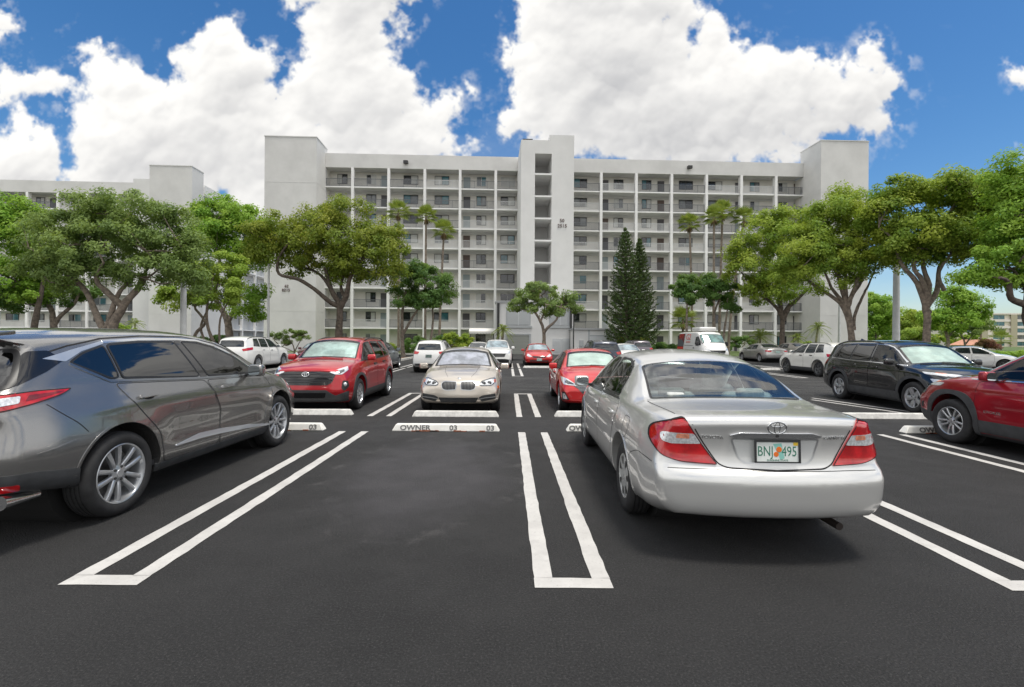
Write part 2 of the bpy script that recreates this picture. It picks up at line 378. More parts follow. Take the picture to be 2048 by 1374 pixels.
WHITE = mat('white_concrete', (.66, .65, .62), .8, var=(9, .16), bump=(60, .25, .01))
WHITE2 = mat('painted_white_concrete', (.78, .77, .73), .7, var=(7, .07), bump=(60, .2, .01))
INK = mat('stencil_ink', (.16, .16, .16), .7, var=(40, .5))
RUST = mat('old_red_paint', (.36, .13, .07), .85, var=(30, .5))
def stop(x, y, w, label, words=None, m=WHITE, side=-1, far=False):
    me = bpy.data.meshes.new('wheel_stop')
    bm = bmesh.new()
    hw = w/2; prof = [(-.085, 0), (-.055, .115), (.055, .115), (.085, 0)]
    rows = [[bm.verts.new((xx*(1 if z == 0 else 1-.065/hw), yy, z)) for yy, z in prof] for xx in (-hw, hw)]
    for i in range(3): bm.faces.new((rows[0][i], rows[1][i], rows[1][i+1], rows[0][i+1]))
    bm.faces.new(rows[0]); bm.faces.new(rows[1][::-1]); bm.faces.new((rows[0][3], rows[1][3], rows[1][0], rows[0][0]))
    bmesh.ops.recalc_face_normals(bm, faces=bm.faces)
    bmesh.ops.bevel(bm, geom=[e for e in bm.edges], offset=.012, segments=2, affect='EDGES', clamp_overlap=True)
    for f in bm.faces: f.smooth = True
    bm.to_mesh(me); bm.free(); me.set_sharp_from_angle(angle=R(35))
    o = link('wheel_stop', me, None, [m], (x, y, .002)); tag(o, label, 'wheel stop', 'concrete wheel stops heading the bays')
    if words:
        for (t, px_) in words:
            tm = text_mesh('stencil_text', t, .115, .0008, sx=1.2, bold=.0035)
            e = link('stencil_text', tm, o, [INK]); e.location = (px_, side*.0735, .057)
            e.rotation_euler = (R(75), 0, 0) if side < 0 else (R(75), 0, R(180))
            # thin bridges that break each stencilled letter
        g_ = MB()
        rr = random.Random(3)
        for k in range(9):
            a = rr.uniform(-.6, .8); g_.box(a, a+rr.uniform(.04, .16), -.09, -.0855, .001, rr.uniform(.012, .026))
        g_.build('paint_flake', RUST, o)
    return o
stop(-1.05, 8.24, 1.84, 'white wheel stop stencilled OWNER 03 03 heading the empty bay', [('OWNER', -.52), ('03', .13), ('03', .76)], WHITE2)
stop(-4.05, 8.24, 1.84, 'white wheel stop with 03 visible past the front tyre of the grey crossover', [('03', -.76), ('03', .2), ('03', .74)], WHITE2)
stop(1.93, 8.28, 1.84, 'stencilled wheel stop mostly hidden by the front tyre of the silver sedan', [('OWNER', -.62), ('03', .2), ('03', .74)], WHITE2)
stop(7.74, 8.30, 1.84, 'wheel stop with big black stencil letters under the nose of the dark red crossover', [('OWNER', -.42), ('03', .2), ('03', .74)], WHITE2)
stop(-1.05, 9.73, 1.76, 'plain whitewashed wheel stop in front of the champagne sedan')
stop(-4.05, 9.86, 1.76, 'plain wheel stop in front of the red crossover with the black bumper')
stop(1.83, 9.80, 1.76, 'plain wheel stop in front of the bright red sedan beside the silver sedan')
stop(7.6, 9.78, 3.4, 'long pale concrete wheel stop between the black crossover and the dark red one')
for (x, y, w, l) in ((1.75, 26.3, 1.85, 'far wheel stop in front of the small red sedan by the garage'), (-1.1, 26.3, 1.85, 'far wheel stop in front of the white crossover facing us'),
                     (-4.1, 25.7, 1.85, 'far wheel stop ahead of the white hatchback seen from behind'), (-7.0, 26.0, 1.85, 'far wheel stop beside the rear tyre of the grey blue hatchback'),
                     (-13, 26.2, 1.85, 'far wheel stop under the white crossover near the manicured bush'), (13.6, 25.6, 1.85, 'far wheel stop ahead of the white crossover beside the black one')):
    stop(x, y, w, l)

KERB = mat('kerb_concrete', (.55, .54, .50), .85, var=(3, .15), bump=(40, .3))
MULCH = mat('mulch', (.10, .065, .04), .95, var=(6, .5), bump=(30, .8))
LAWN = mat('lawn', (.075, .115, .028), .9, var=(1.5, .4), bump=(60, .8))
def bed(x0, x1, y0, y1, m=LAWN, nm='lawn'):
    b_ = MB(); b_.box(x0, x1, y0, y1, -.2, .10); tag(b_.build(nm, m), kind='structure')
    k = MB(); k.box(x0-.16, x1+.16, y0-.16, y0-.002, -.2, .14); k.box(x0-.16, x0-.002, y0, y1, -.2, .14); k.box(x1+.002, x1+.16, y0, y1, -.2, .14)
    tag(k.build('kerb', KERB), kind='structure')
bed(-24, -3.6, 46.5, 70); bed(9.4, 46, 43, 72); bed(-75, -27.5, 45, 64)
bed(30, 120, 36.5, 60); bed(46.5, 300, 61, 190); bed(-20, -7.6, 33.2, 38.5, MULCH, 'planting_bed'); bed(-22, -9.5, 28.2, 30.2, MULCH, 'planting_bed')
bed(-300, -76, 45, 190)

# ---------------------------------------------------------------- buildings
STUCCO = mat('grey_stucco', (.64, .632, .615), .85, var=(.35, .07), bump=(14, .25))
STUC2 = mat('pale_stucco', (.71, .705, .69), .85, var=(.3, .05), bump=(14, .2))
TRIM = mat('white_trim', (.82, .815, .80), .7, var=(.6, .05))
BACK = mat('cream_wall', (.77, .745, .69), .8, var=(.5, .06))
RAIL_D = mat('rail_grey', (.13, .14, .15), .5); RAIL_W = mat('rail_white', (.62, .63, .63), .5)
FRAME_D = mat('window_frame_bronze', (.055, .05, .048), .4, .3); FRAME_W = mat('window_frame_white', (.6, .6, .58), .5)
PANES = [mat('pane_dark', (.018, .022, .026), .06, spec=.8, var=(.9, .5)), mat('pane_teal', (.05, .16, .19), .06, spec=.8, var=(.7, .4)),
         mat('pane_blind', (.52, .52, .49), .25, spec=.6, var=(.9, .12)), mat('pane_grey', (.13, .145, .15), .08, spec=.8, var=(.8, .4))]
DOORM = [mat('door_charcoal', (.085, .08, .085), .5), mat('door_teal_grey', (.30, .35, .36), .5), mat('door_brown', (.10, .065, .05), .5)]
DARKM = mat('dark_metal', (.03, .03, .03), .5)
LOUV = mat('louver_metal', (.42, .44, .45), .45, .2)
LETTER = mat('letter_bronze', (.12, .075, .065), .5)

WCACHE = {}
def window_mesh(w, h, fm, pa, pb):
    key = (w, h, fm.name, pa, pb)
    if key not in WCACHE:
        f = MB(); t = .06
        f.box(-w/2, w/2, -.05, .03, 0, t); f.box(-w/2, w/2, -.05, .03, h-t, h)
        f.box(-w/2, -w/2+t, -.05, .03, t, h-t); f.box(w/2-t, w/2, -.05, .03, t, h-t); f.box(-.035, .035, -.05, .03, t, h-t)
        fr = f.mesh('window'); fr.materials.append(fm)
        p = MB(); p.box(-w/2+t, -.035, -.02, .01, t, h-t, 0); p.box(.035, w/2-t, -.03, 0, t, h-t, 1)
        pm = p.mesh('pane'); pm.materials.append(PANES[pa]); pm.materials.append(PANES[pb])
        WCACHE[key] = (fr, pm)
    return WCACHE[key]
def door_mesh(i):
    if ('d', i) not in WCACHE:
        f = MB(); f.box(-.46, .46, -.05, .03, 0, 2.03); f.box(-.34, .34, -.062, -.048, .2, 1.85)
        me = f.mesh('door'); me.materials.append(DOORM[i]); WCACHE[('d', i)] = me
    return WCACHE[('d', i)]
def rail_mesh(L, m):
    L = round(L, 1); key = ('r', L, m.name)
    if key not in WCACHE:
        f = MB(); f.box(-L/2, L/2, -.03, .03, 1.02, 1.07); f.box(-L/2, L/2, -.02, .02, .08, .12)
        n = int(L/.105)
        for k in range(n+1):
            x = -L/2+L*k/n; w = .015 if k % 16 else .03; f.box(x-w, x+w, -.012, .012, .0, 1.03)
        me = f.mesh('railing'); me.materials.append(m); WCACHE[key] = me
    return WCACHE[key]

class Facade:
    def __init__(s, xa, Da, xb, Db, name, label):
        a, b = ray(xa, 690)[0]*Da, ray(xb, 690)[0]*Db
        s.o = Vector((a, Da, 0)); s.e = Vector((b-a, Db-Da, 0)); s.L = s.e.length; s.e.normalize()
        s.rz = math.atan2(s.e.y, s.e.x); s.root = thing(name, label, 'building', s.o, s.rz)
        s.extra_w = []; s.nw = 0; s.nr = 0; s.nd = 0; s.sw = MB(); s.sr = MB(); s.sd = MB()
    def u(s, x, off=0.):
        """how far along the facade the photo's column x falls, on a plane set off towards the camera"""
        k = ray(x, 690)[0]; n = Vector((s.e.y, -s.e.x, 0)); p = s.o+n*off
        return (k*p.y-p.x)/(s.e.x-k*s.e.y)
    def part(s, name, m, fn, label=None):
        mb = MB(); fn(mb); o = mb.build(name, m, s.root)
        if label: o['label'] = label
        return o
    def window(s, u, z, w, h, y, fm, pa, pb, cap=100):
        fr, pm = window_mesh(w, h, fm, pa, pb)
        if s.nw < cap:
            o = share(fr, 'window', s.root, (u, y, z)); share(pm, 'pane', o, (0, 0, 0)); s.nw += 1
        else: s.extra_w.append((fr, pm, u, y, z))
    def door(s, u, z, y, i): share(door_mesh(i), 'door', s.root, (u, y, z)); s.nd += 1
    def rail(s, u0, u1, z, m, cap=100, y=-.02):
        me = rail_mesh(u1-u0, m)
        if s.nr < cap: share(me, 'railing', s.root, ((u0+u1)/2, y, z)); s.nr += 1
        else:
            M = Matrix.Translation(((u0+u1)/2, y, z)); s.sr.add([v.co for v in me.vertices], [tuple(p.vertices) for p in me.polygons], 0, M)
    def finish(s):
        if s.sr.v: tag(s.sr.build('railing', RAIL_D, s.root), kind='stuff')
        if s.extra_w:
            mb = MB(); ms = [FRAME_D]+PANES; names = [m.name for m in ms]
            for fr, pm, u, y, z in s.extra_w:
                M = Matrix.Translation((u, y, z))
                for me in (fr, pm):
                    idx = [names.index(m.name) if m.name in names else 0 for m in me.materials]
                    for p in me.polygons: mb.add([me.vertices[i].co for i in p.vertices], [tuple(range(len(p.vertices)))], idx[p.material_index], M)
            tag(mb.build('window', ms, s.root), kind='stuff')

FL, Z1 = 2.645, 2.98       # storey height, first slab
ZP = Z1+7*FL+2.42          # underside of the parapet
DEEP = 1.65
def gallery(f, cols, bays, ztop=25.75, floors=9, rnd=None, vis=None):
    """open walkways: slabs, fins, back wall, railings, windows and doors"""
    rnd = rnd or random.Random(7)
    u0, u1 = cols[0], cols[-1]
    f.part('wall', BACK, lambda m: m.box(u0, u1, DEEP, DEEP+9, 0, ZP+.05))
    f.part('end_wall', BACK, lambda m: m.box(u0-.22, u0-.003, .405, DEEP+9, 0, ZP+.05))
    f.part('end_wall', BACK, lambda m: m.box(u1+.003, u1+.22, .405, DEEP+9, 0, ZP+.05))
    f.part('parapet', STUCCO, lambda m: (m.box(u0, u1, -.25, .12, ZP, ztop), m.box(u0, u1, .12, DEEP+9, ZP+.06, ZP+.4)))
    for k in range(floors-1):
        z = Z1+FL*k
        o = f.part('floor_slab', STUC2, lambda m: (m.box(u0, u1, -.14, DEEP-.002, z-.19, z), m.box(u0, u1, DEEP-.16, DEEP-.004, z-.44, z-.192)))
        TR = f.part('slab_edge', TRIM, lambda m: m.box(u0, u1, -.17, -.142, z-.17, z-.02))
    for c in cols[1:-1]:
        f.part('column', TRIM, lambda m: m.box(c-.17, c+.17, -.27, .34, 0, ZP-.003))
    for k in range(8, -1, -1):
        z = 0. if k == 0 else Z1+FL*(k-1)
        z = 0.05 if k == 0 else z
        for i, b in enumerate(bays):
            a, c = cols[i]+(.17 if i else 0), cols[i+1]-(.17 if i < len(bays)-1 else 0)
            if k > 0: f.rail(a, c, z, RAIL_W if rnd.random() < .42 else RAIL_D)
            for kind, uu in b:
                if kind == 'd': f.door(uu, z+.01, DEEP-.04, rnd.choice([0, 0, 1, 1, 2]) if f.nd < 99 else 0) if f.nd < 100 else None
                else:
                    w, h = (1.95, 1.2) if kind == 'w' else (1.32, 1.3)
                    pa = rnd.choice([0, 0, 0, 3, 2, 1]); pb = rnd.choice([2, 2, 3, 0, 0, 1])
                    f.window(uu, z+(.95 if kind == 'w' else .85), w, h, DEEP-.03, FRAME_D if rnd.random() < .7 else FRAME_W, pa, pb)

main = Facade(657, 63, 1600, 65.6, 'apartment_building', 'nine storey grey and white apartment block with open walkways and a central stair tower')
def U(x): return main.u(x, -DEEP)
colsL = [main.u(631, 3.5)+.01]+[main.u(x) for x in (704, 776, 848, 918.5, 989.5, 1040)]
baysL = [[('s', U(683))], [('s', U(741)), ('d', U(768))], [('w', U(820))], [('w', U(882))], [('d', U(932)), ('s', U(961))], [('w', U(1014))]]
colsR = [main.u(x) for x in (1145, 1200, 1270, 1340.5, 1410, 1479.5, 1548.5)]+[main.u(1640, 3.7)-.01]
baysR = [[('w', U(1158))], [('d', U(1208)), ('s', U(1235))], [('s', U(1291)), ('d', U(1319.5))], [('w', U(1369.5))], [('w', U(1428)), ('d', U(1475))], [('s', U(1507))], [('s', U(1563)), ('d', U(1592))]]
gallery(main, colsL, baysL, rnd=random.Random(11)); gallery(main, colsR, baysR, rnd=random.Random(12))
main.finish()
def tower(f, x0, x1, off, ztop, m=STUCCO, back=.4):
    a, b = f.u(x0, off), f.u(x1, off)
    def go(q):
        q.box(a, b, -off, back, 0, ztop); q.box(a-.05, b+.05, -off-.05, back+.05, ztop+.002, ztop+.12)
        for z in (4.9, 10.2, 15.5, 20.8): q.box(a-.012, b+.012, -off-.012, back-.5, z, z+.05)
    f.part('end_tower', m, go); return a, b
tower(main, 527, 631, 3.5, 26.4); tower(main, 1640, 1735, 3.7, 27.4)
# central stair tower: two piers, landings between them, a stepped head
OT = 6.8
cu = [main.u(x, OT) for x in (1040, 1068, 1101.5, 1146)]
def stairs(q):
    q.box(cu[0], cu[1], -OT, 4, 0, 25.35); q.box(cu[2], cu[3], -OT, 4, 0, 25.35)
    q.box(cu[1], cu[2], -OT, 4, 23.75, 25.35); q.box(cu[2]-.3, cu[3], -OT, 1, 25.352, 26.0)
    q.box(cu[1], cu[2], -OT+4.2, -OT+4.4, 0, 23.75)
main.part('stair_tower', STUC2, stairs)
for k in range(8):
    z = Z1+FL*k-.1
    main.part('landing', TRIM, lambda q: q.box(cu[1]+.002, cu[2]-.002, -OT-.02, -OT+4.198, z-.2, z))
    main.rail(cu[1]+.02, cu[2]-.02, z, RAIL_W, y=-OT+.08)
main.part('roof_vent', DARKM, lambda q: q.box(cu[0]+.2, cu[0]+1.4, -OT+.3, -OT+1.3, 25.353, 25.6))
def wall_text(f, body, x, y, off, size, m=LETTER):
    p = f.u(x, off); D = (f.o+f.e*p).y-off*math.cos(f.rz); z = EYE+ray(x, y)[1]*D
    o = link('address_number', text_mesh('address_number', body, size, .03), f.root, [m]); o.location = (p, -off-.035, z); o.rotation_euler = (R(90), 0, 0)
wall_text(main, '50', 1122.5, 441.5, OT, .58); wall_text(main, '2515', 1123, 452, OT, .58)
wall_text(main, '62', 572.5, 572.5, 3.5, .5); wall_text(main, '8215', 571.5, 580.5, 3.5, .5)
for x, y in ((810, 326), (1376, 336)):
    p = main.u(x, .3); z = EYE+ray(x, y)[1]*(main.o.y+main.e.y*p)
    main.part('floodlight', DARKM, lambda q: (q.box(p-.3, p+.3, -.75, -.35, z-.25, z+.1), q.box(p-.08, p+.08, -.36, -.24, z-.1, z+.25)))

# loading block under the stair tower, with louvres, roller door and double doors
ub = main.root.matrix_basis.inverted()
def Lx(x, D): return ray(x, 690)[0]*D
svc = thing('service_block', 'two storey white service block with louvres and a roller garage door', 'building', (Lx(991, 50), 50, 0), 0)
S0 = svc.location.x
def sp(name, m, fn): q = MB(); fn(q); return q.build(name, m, svc)
W_ = Lx(1147, 50)-S0
def sx_(x): return Lx(x, 50)-S0
def sz_(y, D=50): return EYE+(CY+.5-y)/F*D
sp('wall', STUC2, lambda q: q.box(0, W_, 0, 8, 0, 5.35))
sp('coping', mat('grey_trim', (.36, .37, .38), .6), lambda q: q.box(-.1, W_+.1, -.1, 8.1, 5.352, 5.5))
for (a, b) in ((1012, 1061), (1098, 1142)):
    def lou(q):
        q.box(sx_(a), sx_(b), -.06, -.002, sz_(651), sz_(614)); n = 16
        for k in range(n):
            z = sz_(651)+.1+(sz_(614)-sz_(651)-.2)*k/n; q.box(sx_(a)+.12, sx_(b)-.12, -.10, -.062, z, z+.06, 1)
        q.box((sx_(a)+sx_(b))/2-.05, (sx_(a)+sx_(b))/2+.05, -.12, -.061, sz_(651), sz_(614), 1)
    o = sp('louvre', LOUV, lou); o.data.materials.append(mat('louver_light', (.58, .6, .61), .45))
    sp('ledge', LOUV, lambda q: q.box(sx_(a)-.15, sx_(b)+.15, -.16, -.002, sz_(656), sz_(652)))
def roller(q):
    for k in range(14):
        z = sz_(671)*k/14; q.box(sx_(1013), sx_(1058), -.03-.012*(k % 2), -.002, z+.01, z+sz_(671)/14)
sp('garage_door', mat('roller_grey', (.30, .31, .28), .55), roller)
sp('door_frame', LOUV, lambda q: (q.box(sx_(1010), sx_(1013)-.005, -.08, -.003, 0, sz_(670)), q.box(sx_(1058)+.005, sx_(1062), -.08, -.003, 0, sz_(670)), q.box(sx_(1010), sx_(1062), -.08, -.003, sz_(670)+.005, sz_(668))))
def dbl(q, a, b, t):
    m_ = (a+b)/2
    for (c, d) in ((a, m_-.02), (m_+.02, b)):
        q.box(c, d, -.05, -.002, 0, t)
        for k in range(18): q.box(c+.12, d-.12, -.07, -.052, .25+k*(t-.5)/18, .25+k*(t-.5)/18+.05)
sp('double_door', mat('louver_light', (.58, .6, .61), .45), lambda q: dbl(q, sx_(1105), sx_(1140), sz_(677)))
sp('downpipe', DARKM, lambda q: q.box(W_-.42, W_-.2, -.3, -.08, 0, 5.3))
sp('pipe', DARKM, lambda q: (q.box(.15, .4, -.28, -.08, 0, 5.3),))
low = thing('utility_shed', 'low flat roofed white utility shed with metal doors beside the tall pines', 'building', (Lx(1147, 47)+.02, 47, 0), 0)
def lp(name, m, fn): q = MB(); fn(q); return q.build(name, m, low)
LW = Lx(1234, 47)-Lx(1147, 47)
lp('wall', STUC2, lambda q: q.box(0, LW, 0, 5, 0, 2.52)); lp('roof', mat('grey_trim'), lambda q: q.box(-.12, LW+.15, -.2, 5.1, 2.523, 2.68))
lp('double_door', mat('louver_light'), lambda q: dbl(q, 1.55, 3.15, 1.9)); lp('door_frame', LOUV, lambda q: (q.box(1.4, 1.545, -.07, -.003, 0, 2.5), q.box(3.155, 3.3, -.07, -.003, 0, 2.5), q.box(1.545, 3.155, -.07, -.003, 1.905, 2.02)))
lp('meter_box', LOUV, lambda q: q.box(.55, .95, -.12, -.003, .9, 1.5)); lp('wall_lamp', DARKM, lambda q: q.box(LW-.35, LW-.15, -.2, -.003, 1.95, 2.15))
# scalloped awning over the lobby door
aw = thing('awning', 'white scalloped awning over the lobby entrance', 'awning', (Lx(940, 52), 52, 0))
def awn(q):
    w = Lx(991, 52)-Lx(940, 52); n = 9
    prof = [(-1.4, 2.36), (-1.25, 2.50), (-.7, 2.66), (0, 2.72)]
    for i in range(len(prof)-1):
        (y0, z0), (y1, z1) = prof[i], prof[i+1]
        q.add([(0, y0, z0), (w, y0, z0), (w, y1, z1), (0, y1, z1), (0, y0, z0-.04), (w, y0, z0-.04), (w, y1, z1-.04), (0, y1, z1-.04)], [(0, 1, 2, 3), (7, 6, 5, 4), (0, 3, 7, 4), (1, 5, 6, 2)])
    for k in range(n):
        a, b = w*k/n, w*(k+1)/n; pts = [(a, 2.35), (a, 2.2)]+[(a+(b-a)*t/6, 2.2-.11*math.sin(math.pi*t/6)) for t in range(1, 6)]+[(b, 2.2), (b, 2.35)]
        q.add([(x, -1.402, z) for x, z in pts]+[(x, -1.43, z) for x, z in pts], [tuple(range(len(pts))), tuple(range(2*len(pts)-1, len(pts)-1, -1))])
awo = MB(); awn(awo); awo.build('canopy', mat('awning_cloth', (.74, .73, .69), .8), aw)
q = MB(); w5 = Lx(991, 52)-Lx(940, 52)
for x in (.15, w5-.15): q.tube([(x, -1.3, 0), (x, -1.3, 2.4)], .04)
q.build('post', DARKM, aw)

# the like block to the left, with its wing running away behind
lb = Facade(0, 74.4, 297, 75.6, 'apartment_building', 'long grey apartment block behind the trees left of the nine storey block')
def UL(x): return lb.u(x, -DEEP)
cl = [lb.u(-90), lb.u(-5)]+[lb.u(x) for x in (55, 116, 175, 234, 293)]+[lb.u(300)]
bl = [[], [('w', UL(25))], [('s', UL(80)), ('d', UL(105))], [('w', UL(150))], [('w', UL(200))], [('d', UL(262)), ('s', UL(280))], []]
gallery(lb, cl, bl, rnd=random.Random(5)); lb.finish()
tower(lb, 297, 382, 6.3, 26.4, back=-3.4)
a2 = lb.u(382, 6.3)-2.3
lb.part('wing', STUC2, lambda q: (q.box(a2-8, a2+.25, -3.3, 40, 0, 25.4), q.box(a2+.252, a2+.5, .2, 40, 24, 25.7)))
lb.part('wing_slab', TRIM, lambda q: [q.box(a2+.252, a2+1.6, 8, 40, Z1+FL*k-.2, Z1+FL*k) for k in range(8)])
lb.part('wing_column', TRIM, lambda q: [q.box(a2+1.2, a2+1.62, y, y+.4, 0, 24) for y in (10, 15, 20, 25, 30, 35)])
lb.part('wing_window', PANES[0], lambda q: [q.box(a2+.253, a2+.31, y, y+1.5, Z1+FL*k+.9, Z1+FL*k+2.1) for k in range(-1, 8) for y in (11.5, 17, 22, 27)])

# pale block far off to the right
fb = thing('distant_apartment_building', 'pale pink five storey apartment block far off behind the round trees', 'building', (at(1905, 690, 150).x, 150, 0), R(-4))
def fp(name, m, fn): q = MB(); fn(q); return q.build(name, m, fb)
CREAM = mat('cream_stucco', (.72, .66, .56), .8, var=(.2, .05)); PINK = mat('pale_pink_band', (.74, .68, .64), .8)
fp('wall', CREAM, lambda q: q.box(0, 60, 0, 14, 0, 10.1)); fp('roof', PINK, lambda q: (q.box(-.4, 60.4, -.5, 14, 10.102, 10.5), q.box(9, 11, 3, 6, 10.502, 12.6)))
for k in range(1, 5): fp('balcony_band', PINK, lambda q: q.box(-.3, 60.3, -.4, -.002, k*2.05-.35, k*2.05+.35))
for bx in (5, 13.5, 20.5, 29, 38):
    fp('pier', mat('olive_pier', (.42, .38, .28), .8), lambda q: q.box(bx+3.1, bx+4.9, -.55, -.402, 0, 10.1))
    for k in range(5): fp('window', PANES[1 if (k+int(bx)) % 3 else 3], lambda q: (q.box(bx-1.6, bx-.05, -.05, -.003, k*2.05+.45, k*2.05+1.65), q.box(bx+.05, bx+1.6, -.05, -.003, k*2.05+.45, k*2.05+1.65)))
gz = thing('gatehouse', 'small cream gatehouse with a salmon tiled gable roof', 'building', (at(1968, 690, 88).x, 88, 0))
q = MB(); q.box(-2.1, 2.1, 0, 4, 0, 1.0); q.build('wall', CREAM, gz)
q = MB(); q.add([(-2.6, -.3, .95), (2.6, -.3, .95), (0, -.3, 2.0), (-2.6, 4.3, .95), (2.6, 4.3, .95), (0, 4.3, 2.0)], [(0, 1, 2), (5, 4, 3), (0, 2, 5, 3), (1, 4, 5, 2), (0, 3, 4, 1)])
q.build('roof', mat('salmon_tile', (.52, .26, .17), .8, var=(4, .2)), gz)

# ---------------------------------------------------------------- light poles
GALV = mat('pole_concrete', (.60, .61, .61), .7, var=(2, .1)); PWHITE = mat('pole_white', (.68, .69, .70), .5)
def pole(x, D, h, r, m, label, head=True):
    t = thing('light_pole', label, 'light pole', (ray(x, 690)[0]*D, D, 0), 0, 'lamp poles in the lot')
    q = MB(); q.tube([(0, 0, 0), (0, 0, h)], [r, r*.72], 10); q.build('pole', m, t, 40)
    q = MB(); q.tube([(0, 0, 0), (0, 0, .25)], [r*1.9, r*1.7], 10); q.build('base', KERB, t, 40)
    if head:
        q = MB(); q.box(-.9, .9, -.05, .05, h+.002, h+.1); q.build('crossarm', m, t)
        for s_ in (-1, 1): q = MB(); q.box(s_*.9-.3, s_*.9+.3, -.2, .2, h-.16, h-.002); bevelled_o = q.build('lamp_head', DARKM, t)
    return t
pole(1792, 33.5, 9.0, .24, GALV, 'thick grey concrete pole between the two spreading trees', True)
pole(366.5, 30, 7.6, .2, GALV, 'thick grey concrete pole under the tree behind the grey crossover', True)
pole(536.5, 38, 7.4, .10, PWHITE, 'slim white pole in front of the blank left tower', False)
pole(1147, 45.5, 6.2, .06, DARKM, 'thin dark pole beside the utility shed', False)
pole(1678.5, 45, 5.2, .14, GALV, 'short grey pole against the right end tower', False)

# ---------------------------------------------------------------- plants
def leaf_mat(name, a, b, c=None, trans=.48):
    if name in MATS: return MATS[name]
    m = bpy.data.materials.new(name); m.use_nodes = True; MATS[name] = m; g = G(m.node_tree); g.n.clear()
    ge = g.new('ShaderNodeNewGeometry'); at_ = g.new('ShaderNodeAttribute', attribute_name='tint')
    col = g.mix(ge.outputs['Random Per Island'], a, b)
    col = g.mix(g.m('MULTIPLY', at_.outputs['Fac'], .75), col, c or b)
    d = g.new('ShaderNodeBsdfPrincipled'); g.put(d.inputs['Base Color'], col); d.inputs['Roughness'].default_value = .55; d.inputs['Specular IOR Level'].default_value = .3
    t = g.new('ShaderNodeBsdfTranslucent'); g.put(t.inputs[0], g.mix(.5, col, (.30, .38, .03)))
    mx = g.new('ShaderNodeMixShader'); mx.inputs[0].default_value = trans; g.put(mx.inputs[1], d.outputs[0]); g.put(mx.inputs[2], t.outputs[0])
    o = g.new('ShaderNodeOutputMaterial'); g.put(o.inputs[0], mx.outputs[0]); return m
BARK = mat('bark', (.24, .195, .155), .9, var=(5, .4), bump=(16, .9, .05)); BARKD = mat('bark_dark', (.12, .095, .075), .9, var=(5, .4), bump=(16, .9, .05))
LEAF = {'grey': leaf_mat('leaf_grey_green', (0.122, 0.202, 0.059), (0.231, 0.338, 0.109), (0.325, 0.432, 0.122)),
        'bright': leaf_mat('leaf_bright', (0.149, 0.325, 0.039), (0.271, 0.487, 0.059), (0.405, 0.569, 0.080)),
        'yellow': leaf_mat('leaf_yellow_green', (0.134, 0.207, 0.028), (0.224, 0.314, 0.039), (0.403, 0.403, 0.056)),
        'dark': leaf_mat('leaf_dark', (0.059, 0.142, 0.039), (0.123, 0.244, 0.059), (0.192, 0.327, 0.081)),
        'mid': leaf_mat('leaf_mid', (0.148, 0.280, 0.036), (0.295, 0.428, 0.059), (0.502, 0.562, 0.074)),
        'lime': leaf_mat('leaf_lime', (0.202, 0.343, 0.044), (0.343, 0.504, 0.070), (0.484, 0.584, 0.101)),
        'pine': leaf_mat('needle', (.026, .062, .014), (.05, .098, .022), (.075, .12, .03), .15),
        'palm': leaf_mat('palm_leaf', (0.121, 0.222, 0.040), (0.242, 0.322, 0.060), (0.403, 0.403, 0.101), .25),
        'red': leaf_mat('leaf_red', (0.161, 0.051, 0.060), (0.322, 0.101, 0.101), (0.202, 0.181, 0.060))}

def leaf_mesh(P, Nrm, L, W_, tint, name='crown'):
    """one small folded leaf per row"""
    n = len(P); rng = RNG
    Nrm = Nrm/np.maximum(np.linalg.norm(Nrm, axis=1, keepdims=True), 1e-6)
    t = rng.normal(size=(n, 3)); t -= (t*Nrm).sum(1, keepdims=True)*Nrm; t /= np.maximum(np.linalg.norm(t, axis=1, keepdims=True), 1e-6)
    s = np.cross(Nrm, t); L = L*rng.uniform(.6, 1.3, (n, 1)); W_ = W_*rng.uniform(.7, 1.25, (n, 1))
    V = np.empty((n, 4, 3)); V[:, 0] = P-t*L*.5; V[:, 1] = P+s*W_*.5+Nrm*L*.08; V[:, 2] = P+t*L*.5; V[:, 3] = P-s*W_*.5+Nrm*L*.08
    me = bpy.data.meshes.new(name); me.vertices.add(4*n); me.vertices.foreach_set('co', V.astype(np.float32).ravel())
    me.loops.add(4*n); me.loops.foreach_set('vertex_index', np.arange(4*n, dtype=np.int32))
    me.polygons.add(n); me.polygons.foreach_set('loop_start', np.arange(0, 4*n, 4, dtype=np.int32))
    me.update(calc_edges=True)
    a = me.attributes.new('tint', 'FLOAT', 'POINT'); a.data.foreach_set('value', np.repeat(tint, 4).astype(np.float32)); return me

def clumps_in(lumps, D, depth, dens, rng, cs):
    """clump centres through lumps given as photo ellipses at distance D; real ellipsoids as deep as they are wide"""
    out = []
    for (x, y, rx, ry) in lumps:
        c = at(x, y, D); c.y += rng.uniform(-.25, .25)*depth; rX, rZ = rx/F*D, ry/F*D; rY = max(rX*.9, rZ)
        n = max(8, int(2.3*dens*(rX*rZ*rY)**(2/3)))
        for i in range(n):
            d = rng.normal(size=3); d /= np.linalg.norm(d); q = .97*rng.random()**.30
            if d[2] < -.35 and rng.random() < .55: d[2] *= -1
            out.append((c.x+d[0]*rX*q, c.y+d[1]*rY*q, c.z+d[2]*rZ*q, d[0], d[1], d[2]))
    return np.array(out)

